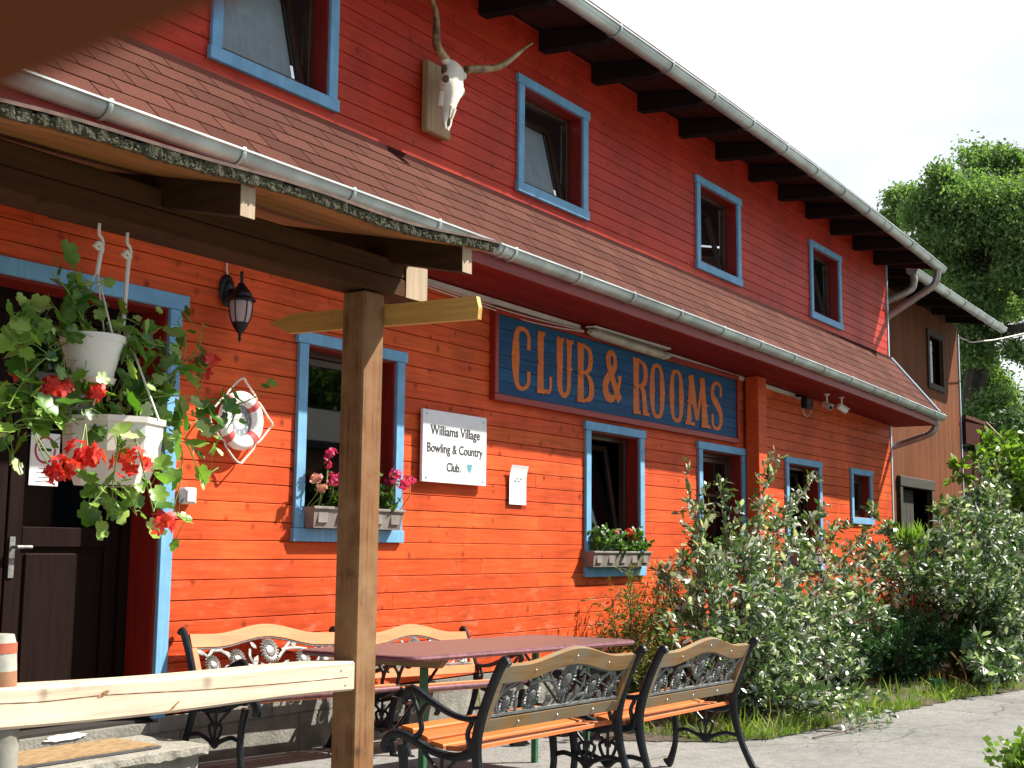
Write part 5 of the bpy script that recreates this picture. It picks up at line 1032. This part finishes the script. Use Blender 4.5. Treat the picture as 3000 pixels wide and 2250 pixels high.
sprays('low_juniper', (15.0, 3.75, gz(15.0, 3.75)), 24, .75, .5, 'thuja leaf', 'low yellowish green juniper between the conifer and the broad shrub', size=.05, dens=24, leafw=.3)
# grass and weeds on the bed
n = 11000; E2 = np.array(edge); P = []; 
while len(P) < n:
    i = random.randint(0, len(E2)-2); t = random.random(); ex, ey = E2[i]*(1-t)+E2[i+1]*t
    if ex > 24: continue
    y = ey+abs(random.gauss(0, .42))-.03
    if y < 5.25 and (math.sin(ex*3.1)+math.sin(ex*7.7+y*5)*.6+1.3 > random.random()*1.2): P.append((ex+jit(.05), y, gz(ex, y)+.01))
P = np.array(P); D = np.stack([rng.normal(0, .5, n), rng.normal(0, .5, n), np.ones(n)], 1); N = rdir(n); N[:, 2] *= .2
o = leaves('grass', 'grass leaf', P, D, N, rng.gamma(2.0, .026, n)+.02, [(0, .035, 0), (0, -.035, 0), (.6, .024, .12), (.6, -.024, .12), (1, 0, .34)], [(0, 1, 3), (0, 3, 2), (2, 3, 4)]); tag(o, 'tufts of yellowish green grass and weeds along the edge of the path', 'grass', kind='stuff')
n = 900; LX = rng.uniform(5.0, 13.5, n); LY = np.interp(LX, E2[:, 0], E2[:, 1])-np.abs(rng.normal(0, .45, n)); P = [(x, y, gz(x, y)+.004) for x, y in zip(LX, LY)]
N = rdir(n, 6.0); o = leaves('leaf_litter', 'litter', P, rdir(n)*np.array((1, 1, .05)), N, rng.uniform(.008, .035, n), LANCE_T, LANCE_F); tag(o, 'dry fallen leaves and crumbs scattered on the path beside the planting', 'leaf litter', kind='stuff')
# twigs lying at the path edge, bucket, hose, pots
S = thing('fallen_twig', (9.3, 3.15, gz(9.3, 3.1)), 'dry twig with pale leaves lying on the path beside the silvery shrub', 'twig'); m = MB(); zz = gz(9.2, 3.1)+.02
m.tube(cr([(8.55, 3.2, zz), (8.9, 3.12, zz+.01), (9.3, 3.05, zz+.03), (9.6, 2.98, zz+.01)], 5), .006, 6); m.tube([(9.0, 3.1, zz+.01), (9.3, 3.2, zz+.02)], .004, 5); m.build('branch', 'stem brown', S)
n = 90; P = np.stack([rng.uniform(8.95, 9.75, n), 3.07+rng.normal(0, .07, n), zz+rng.uniform(0, .12, n)], 1); leaves('foliage', 'silver glint leaf', P, rdir(n), rdir(n, 1), rng.uniform(.04, .07, n), LANCE_T, LANCE_F, S)
p = PZ(2240*1.3562/1.3562+508, 2038, gz(12.5, 3.3)); S = thing('green_bucket', tuple(p), 'small dark green plant pot standing in the grass at the path edge', 'pot')
m = MB(); m.lathe([(0, 0), (.055, 0), (.070, .13), (.078, .13), (.078, .15), (.066, .15), (.06, .10), (0, .10)], tuple(p), 18); m.build('pot', 'green metal', S, smooth=True)
S = thing('bent_cane', (14.0, 3.25, gz(14, 3.25)), 'thin pale cane bent over beside the low juniper', 'cane'); m = MB(); a0, a1, a2, a3 = (PY(2785, 1910, 3.3), PY(2820, 1955, 3.3), PY(2832, 2000, 3.3), PY(2780, 1978, 3.35)); m.tube(cr([a0, a1, a2], 6), .008, 6); m.tube([a2, a3], .006, 6); m.tube([a2, (a2.x, a2.y, gz(a2.x, a2.y))], .006, 6); m.build('cane', 'post wood', S)
# white hanging pot near the corner on a pink rod
pc_ = PY(2671, 1645, 4.35); S = thing('white_planter', (pc_.x, 4.35, pc_.z-.15), 'white planter with grassy plant raised near the far corner of the red building', 'planter')
m = MB(); m.lathe([(0, -.16), (.11, -.16), (.14, -.02), (.165, .11), (.185, .12), (.185, .145), (.165, .145), (.13, .06)], tuple(pc_), 8); m.build('pot', 'white plastic', S)
n = 260; P = np.array(pc_)+np.stack([rng.normal(0, .07, n), rng.normal(0, .07, n), rng.uniform(.05, .12, n)], 1); D = rng.normal(size=(n, 3))*.35+np.array((0, 0, 1)); leaves('foliage', 'lime leaf', P, D, rdir(n), rng.uniform(.15, .42, n), [(0, .02, 0), (0, -.02, 0), (.6, .03, .05), (.6, -.03, .05), (1, 0, .2)], [(0, 1, 3), (0, 3, 2), (2, 3, 4)], S)
m = MB(); pr_ = PY(2675, 1705, 4.35); m.tube([(pr_.x, 4.35, pc_.z-.15), (pr_.x, 4.35, gz(pr_.x, 4.35))], .022, 8); m.build('rod', 'pink rod', S)
# bush bit at the lower right corner
S = sprays('corner_sprig', tuple(PZ(3005, 2300, -1.17)), 5, .26, .12, 'lime leaf', 'small sprig of yellow green leaves at the lower right corner', 'plant', size=.05, dens=8, leafw=.8)
# ------------------------------------------------------------------ brown building beyond
Y2 = 5.75; X2 = 22.8
B2 = thing('brown_building', (20, Y2, -1.5), 'brown vertically boarded building with grey gutter beyond the red one', 'building')
m = MB(); ops = [(20.93, 21.72, 2.74, 3.53), (19.17, 20.72, -1.6, .97)]; x = 17.45
while x < X2-.02:
    x1 = min(X2, x+.125); segs = [(-1.6, 3.95)]
    for o_ in ops:
        if x1 > o_[0]+.02 and x < o_[1]-.02: segs = [s2 for (a, b) in segs for s2 in ((a, min(b, o_[2])), (max(a, o_[3]), b)) if s2[1]-s2[0] > .02]
    for a, b in segs: m.box((x+.002, Y2, a), (x1-.002, Y2+.03, b), .002)
    x = x1
m.build('wall', 'brown cladding', B2); m = MB(); sheet_with_holes(m, Y2+.02, 17.45, X2, -1.6, 3.95, ops); m.add([(X2, Y2+.03, -1.6), (X2, 11, -1.6), (X2, 11, 5.2), (X2, Y2+.03, 3.9)], [(0, 1, 2, 3)]); m.build('wall_backing', 'brown cladding', B2)
m = MB(); m.box((17.45, Y2+.6, -1.6), (X2-.01, Y2+.65, 4.0)); m.build('inner_shell', 'shell dark', B2)
m = MB(); e = .09; a, b, c, d = ops[0]; m.box((a-e, Y2-.03, c-e), (a, Y2-.001, d+e)); m.box((b, Y2-.03, c-e), (b+e, Y2-.001, d+e)); m.box((a, Y2-.03, d), (b, Y2-.001, d+e)); m.box((a, Y2-.03, c-e), (b, Y2-.001, c)); wo = m.build('window', 'old black wood', B2)
m = MB(); m.add([(a, Y2+.06, c), (b, Y2+.06, c), (b, Y2+.06, d), (a, Y2+.06, d)], [(0, 1, 2, 3)]); m.build('pane', 'glass', wo); m = MB(); m.add([(a+.02, Y2+.10, c+.05), (a+.28, Y2+.12, c+.05), (a+.12, Y2+.12, d-.25), (a+.02, Y2+.10, d-.1)], [(0, 1, 2, 3)]); m.build('curtain', 'curtain', wo)
m = MB(); a, b, c, d = ops[1]; m.box((a-.14, Y2-.06, d), (b+.14, Y2-.001, d+.16), .01); m.box((a-.12, Y2-.05, c), (a, Y2-.001, d)); m.box((b, Y2-.05, c), (b+.1, Y2-.001, d)); do = m.build('doorway', 'old black wood', B2)
m = MB()
for k in range(5): m.box((a+.02+k*.19, Y2+.08, c), (a+.02+k*.19+.183, Y2+.11, d-.02), .004)
m.build('door_board', 'old black wood', do)
zg2 = lambda x: 3.90-.006*(x-17)
n = 12; X = [17.58+(X2+.12-17.58)*i/n for i in range(n+1)]
gutter('gutter', zg2, 5.02, .078, 17.60, X2+.14, [18.4, 19.3, 20.2, 21.1, 22.0], B2)
m = MB(); m.strip([(x, 5.03, zg2(x)+.05) for x in X], [(x, 9, zg2(x)+.05+3.97*.2) for x in X], (0, 0, .03)); m.build('roof', 'shingles', B2)
m = MB(); m.strip([(x, 5.06, zg2(x)+.035) for x in X], [(x, Y2+.02, zg2(x)+.035+.16) for x in X], (0, 0, .01)); m.build('eaves_boards', 'soffit dark', B2)
for k in range(6):
    x = 17.8+.85*k; m = MB(); m.prism([(x, 5.08, zg2(x)+.03), (x, 5.08, zg2(x)-.06), (x, Y2, zg2(x)+.04), (x, Y2, zg2(x)+.18)], (.1, 0, 0)); m.build('rafter', 'rafter dark', B2)
m = MB(); m.box((X2-.01, Y2-.02, -1.6), (X2+.03, Y2+.05, 3.8)); m.build('corner_trim', 'trim metal', B2)
m = MB(); m.tube(cr([(17.66, 5.02, zg2(17.5)-.05), (17.66, 5.02, zg2(17.5)-.18), (17.64, 5.12, zg2(17.5)-.30), (17.60, 5.70, zg2(17.5)-.50)], 6), .05, 12); m.build('downpipe', 'pipe paint', B2, smooth=True)
# lean-to beyond the corner
B3 = thing('lean_to', (23, 6, -1.5), 'small dark brown lean-to shed with a tiled monopitch roof past the brown building', 'shed')
m = MB(); m.box((X2+.06, Y2+.0, -1.6), (24.6, 8.5, 1.80)); m.build('wall', 'soffit dark', B3)
m = MB(); p0, p1, p2, p3 = Vector((X2+.05, 5.67, 2.26)), Vector((24.1, 5.67, 2.30)), Vector((24.1, 5.67, 1.90)), Vector((X2+.05, 5.67, 1.88)); m.prism([p3, p2, p1, p0], (0, .06, 0)); m.build('gable_board', 'soffit dark', B3)
m = MB(); m.prism([(24.0, 5.60, 2.36), (24.0, 4.5, 1.10), (24.0, 4.5, 1.00), (24.0, 5.60, 2.24)], (.10, 0, 0)); m.build('barge_board', 'bench worn', B3)
m = MB(); m.prism([(X2+.04, 5.66, 2.32), (X2+.04, 8.6, 2.5), (X2+.04, 8.6, 2.56), (X2+.04, 5.66, 2.38)], (1.4, 0, 0)); m.build('roof', 'shingles', B3)
S = thing('service_cable', (22, 5.5, 3.7), 'thin pale service cable leaving the eaves corner of the brown building', 'cable'); m = MB(); m.tube(cr([tuple(PY(2806, 985, 5.45)), tuple(PY(2830, 996, 5.4)), tuple(PY(2870, 1000, 5.3)), (26, 5.0, 4.3), (40, 3.0, 7.5)], 6), .012, 6); m.build('cable', 'pale conduit', S)
# overhead wires at the right
for i, (v0, v1) in enumerate(((1166, 1150), (1146, 1120))):
    a, b = PX(2880, v0, 60), PX(3080, v1, 55); S = thing('overhead_wire', tuple(a), ['lower', 'upper'][i]+' of the two thin overhead wires at the right edge', 'wire', 'overhead wires'); m = MB(); m.tube([a+(a-b)*1.2, a, (a+b)/2-Vector((0, 0, .06)), b, b+(b-a)*2], .03 if i == 0 else .015, 5); m.build('wire', 'black metal', S)
# ------------------------------------------------------------------ trees
def tree(name, base, limbs, clumps, label, mat, nl, size, tr=.35, cat='tree'):
    S = thing(name, base, label, cat); st = MB(); b = np.array(base, float)
    for L_ in limbs:
        P_ = cr([np.array(q, float) for q, _ in L_], 6); rr = cr([(r_,) for _, r_ in L_], 6); st.tube(P_, [max(.01, q[0]) for q in rr], 8)
    P, D, N, Z = [], [], [], []
    for (c, r_, w_) in clumps:
        c = np.array(c, float); k = int(nl*w_)
        subs = c+rdir(9)*np.array(r_)*rng.uniform(.25, .95, (9, 1))
        for s_ in subs: st.tube([c+rng.normal(size=3)*.1, (c+s_)/2+rng.normal(size=3)*.1, s_], [.03, .02, .008], 4)
        q = subs[rng.integers(0, 9, k)]+rng.normal(size=(k, 3))*np.array(r_)*.36
        P.append(q); D.append(rdir(k, -.3)); N.append(rdir(k, .9)); Z.append(rng.uniform(size*.6, size*1.4, k))
    st.build('trunk', 'bark', S, smooth=True); leaves('crown', mat, np.concatenate(P), np.concatenate(D), np.concatenate(N), np.concatenate(Z), QUAD_T, QUAD_F, S); return S
TX = lambda u, v, x=34: np.array(PX(u, v, x))
tb = TX(2895, 1560, 33); tb[2] = -1.5
t0, t1, t2, t3 = TX(2850, 1250, 33), TX(2880, 1010, 33), TX(2910, 870, 33), TX(2870, 700, 33)
limbs = [[(tb, .36), (t0, .30), (t1, .24), (TX(2905, 930, 33), .17), (TX(2950, 840, 33), .11), (TX(2990, 740, 33), .08)],
         [(TX(2905, 930, 33), .2), (TX(2880, 800, 33), .14), (TX(2850, 690, 33), .10), (TX(2870, 560, 34), .04)], [(t1, .22), (TX(2920, 975, 33), .18), (TX(2990, 965, 32), .15), (TX(3080, 930, 31), .1)],
         [(TX(2880, 800, 33), .12), (TX(2800, 760, 34), .08), (TX(2700, 680, 34), .04)], [(TX(2960, 830, 33), .1), (TX(3000, 860, 33), .1), (TX(3080, 840, 33), .07)], [(TX(2850, 690, 33), .08), (TX(2760, 600, 34), .04)], [(TX(2880, 800, 33), .1), (TX(2940, 640, 33), .06), (TX(2950, 520, 33), .03)]]
cl = []
for (u, v, ru, w_) in ((2880, 480, 55, 1), (2930, 530, 60, 1.1), (2985, 560, 60, 1), (2820, 560, 60, 1.1), (2760, 610, 55, .9), (2700, 640, 45, .6), (2640, 590, 35, .4), (2615, 640, 32, .3), (2680, 570, 35, .4), (2770, 520, 32, .35), (2960, 470, 35, .45), (2870, 620, 70, 1.3), (2940, 650, 70, 1.2), (2800, 680, 60, 1.1), (2740, 720, 55, 1),
                       (2850, 740, 70, 1.2), (3000, 690, 60, 1), (2920, 770, 60, .9), (2790, 790, 50, .9), (2745, 800, 40, .6), (2830, 850, 55, .9), (2870, 880, 45, .6), (2980, 800, 45, .5), (3040, 600, 80, 1.2), (3060, 760, 80, 1), (3080, 900, 60, .7),
                       (2880, 820, 60, 1), (2920, 900, 50, .8), (2860, 940, 55, .9), (2900, 700, 65, 1), (2780, 650, 55, .8), (2960, 600, 60, 1), (2835, 1010, 50, 1.0), (2860, 1080, 60, 1.2), (2900, 1140, 55, 1.1), (2850, 1180, 60, 1.2), (2930, 1210, 50, .9), (2960, 1260, 50, .8), (2890, 1260, 60, 1.1), (2990, 1030, 35, .35), (3000, 1330, 60, .9), (2930, 1330, 55, 1), (2820, 930, 35, .6)):
    dx = random.uniform(-2.2, 2.2); c = TX(u, v, 34+dx); m_ = ru*34/FPX*1.2; cl.append((c, (m_*1.5, m_, m_*.85), w_))
tree('tall_tree', tuple(tb), limbs, cl, 'tall leafy tree with dark branching trunk behind the brown building at the right', 'tree leaf', 5600, .105)
cl = []; 
for (u, v, ru) in ((2960, 1290, 60), (2900, 1350, 60), (3000, 1380, 70), (2940, 1420, 60), (3050, 1300, 80), (2860, 1420, 60), (2880, 1290, 50), (3080, 1420, 80)):
    c = TX(u, v, 29+random.uniform(-1, 1)); m_ = ru*29/FPX*1.1; cl.append((c, (m_*1.3, m_*1.2, m_), 1))
bb = TX(2960, 1600, 29); bb[2] = -1.5; tree('dark_bush', tuple(bb), [[(bb, .2), (TX(2960, 1400, 29), .1), (TX(2970, 1290, 29), .04)]], cl, 'dark green bushy growth under the tall tree beside the lean-to', 'tree leaf dark', 2600, .13, cat='bush')
# ------------------------------------------------------------------ across the yard: what the window glass mirrors
N1 = thing('neighbour_shed', (22, -7, -1.2), 'low shed with a shallow grey roof across the yard, seen mirrored in the window glass', 'shed')
m = MB(); m.box((13, -12, -1.4), (30, -7, 2.2)); m.build('wall', 'neighbour wall', N1); m = MB(); m.prism([(12.5, -6.5, 2.1), (12.5, -9.5, 3.2), (12.5, -12.5, 2.1), (12.5, -12.5, 1.95), (12.5, -6.5, 1.95)], (18, 0, 0)); m.build('roof', 'neighbour roof', N1); m = MB(); m.box((13.5, -6.98, -1.4), (29, -6.90, 1.25)); m.build('shutter', 'neighbour dark', N1)
for i, (x, y, h) in enumerate(((18, -17, 7.5), (25, -18, 8.5), (33, -19, 8), (42, -20, 9), (10, -18, 6.5))):
    cl = [((x+random.uniform(-2.8, 2.8), y+random.uniform(-1.5, 1.5), random.uniform(1.2, h-1)), (1.7, 1.5, 1.3), 1) for _ in range(12)]
    tree('yard_tree', (x, y, -1.4), [[((x, y, -1.4), .3), ((x+.2, y, h*.45), .2), ((x, y, h*.8), .06)]], cl, ['dark leafy tree across the yard, mirrored in the glass of the window with pink geraniums', 'tall leafy tree across the yard, second from the left of the mirrored row', 'leafy tree in the middle of the mirrored row across the yard', 'tallest leafy tree at the right end of the row across the yard', 'smallest leafy tree at the left end of the row across the yard'][i], 'tree leaf', 420, .34)
# ------------------------------------------------------------------ the photographer's fingertip over the lens corner
def cpt(u, v, d): return fwd*d+rgt*((u-1500)/FPX*d)-upv*((v-1125)/FPX*d)
F_ = tag(MB().add([], []).build('x', 'skin') if False else bpy.data.objects.new('person', None), 'photographer whose out of focus brown fingertip covers the top left corner', 'person'); COL.objects.link(F_); F_.location = cpt(-200, -300, .05); OFF[F_.name] = Vector(F_.location)
m = MB(); d = .048; pth = cr([(2300, -1240, d*1.1), (1500, -880, d*1.04), (800, -585, d), (230, -318, d), (-270, -98, d), (-700, 60, d)], 6); P = [cpt(*q) for q in pth]; n = len(P); base_r = 400/FPX*d
rad = [base_r*(1.25-.25*i/(n-1)) for i in range(n)]
for i in range(n):
    t = (n-1-i)/8.0
    if t < 1: rad[i] *= math.sqrt(max(.02, 1-(1-t)**2.2))
m.tube(P, rad, 20); m.build('finger', 'skin', F_, smooth=True)
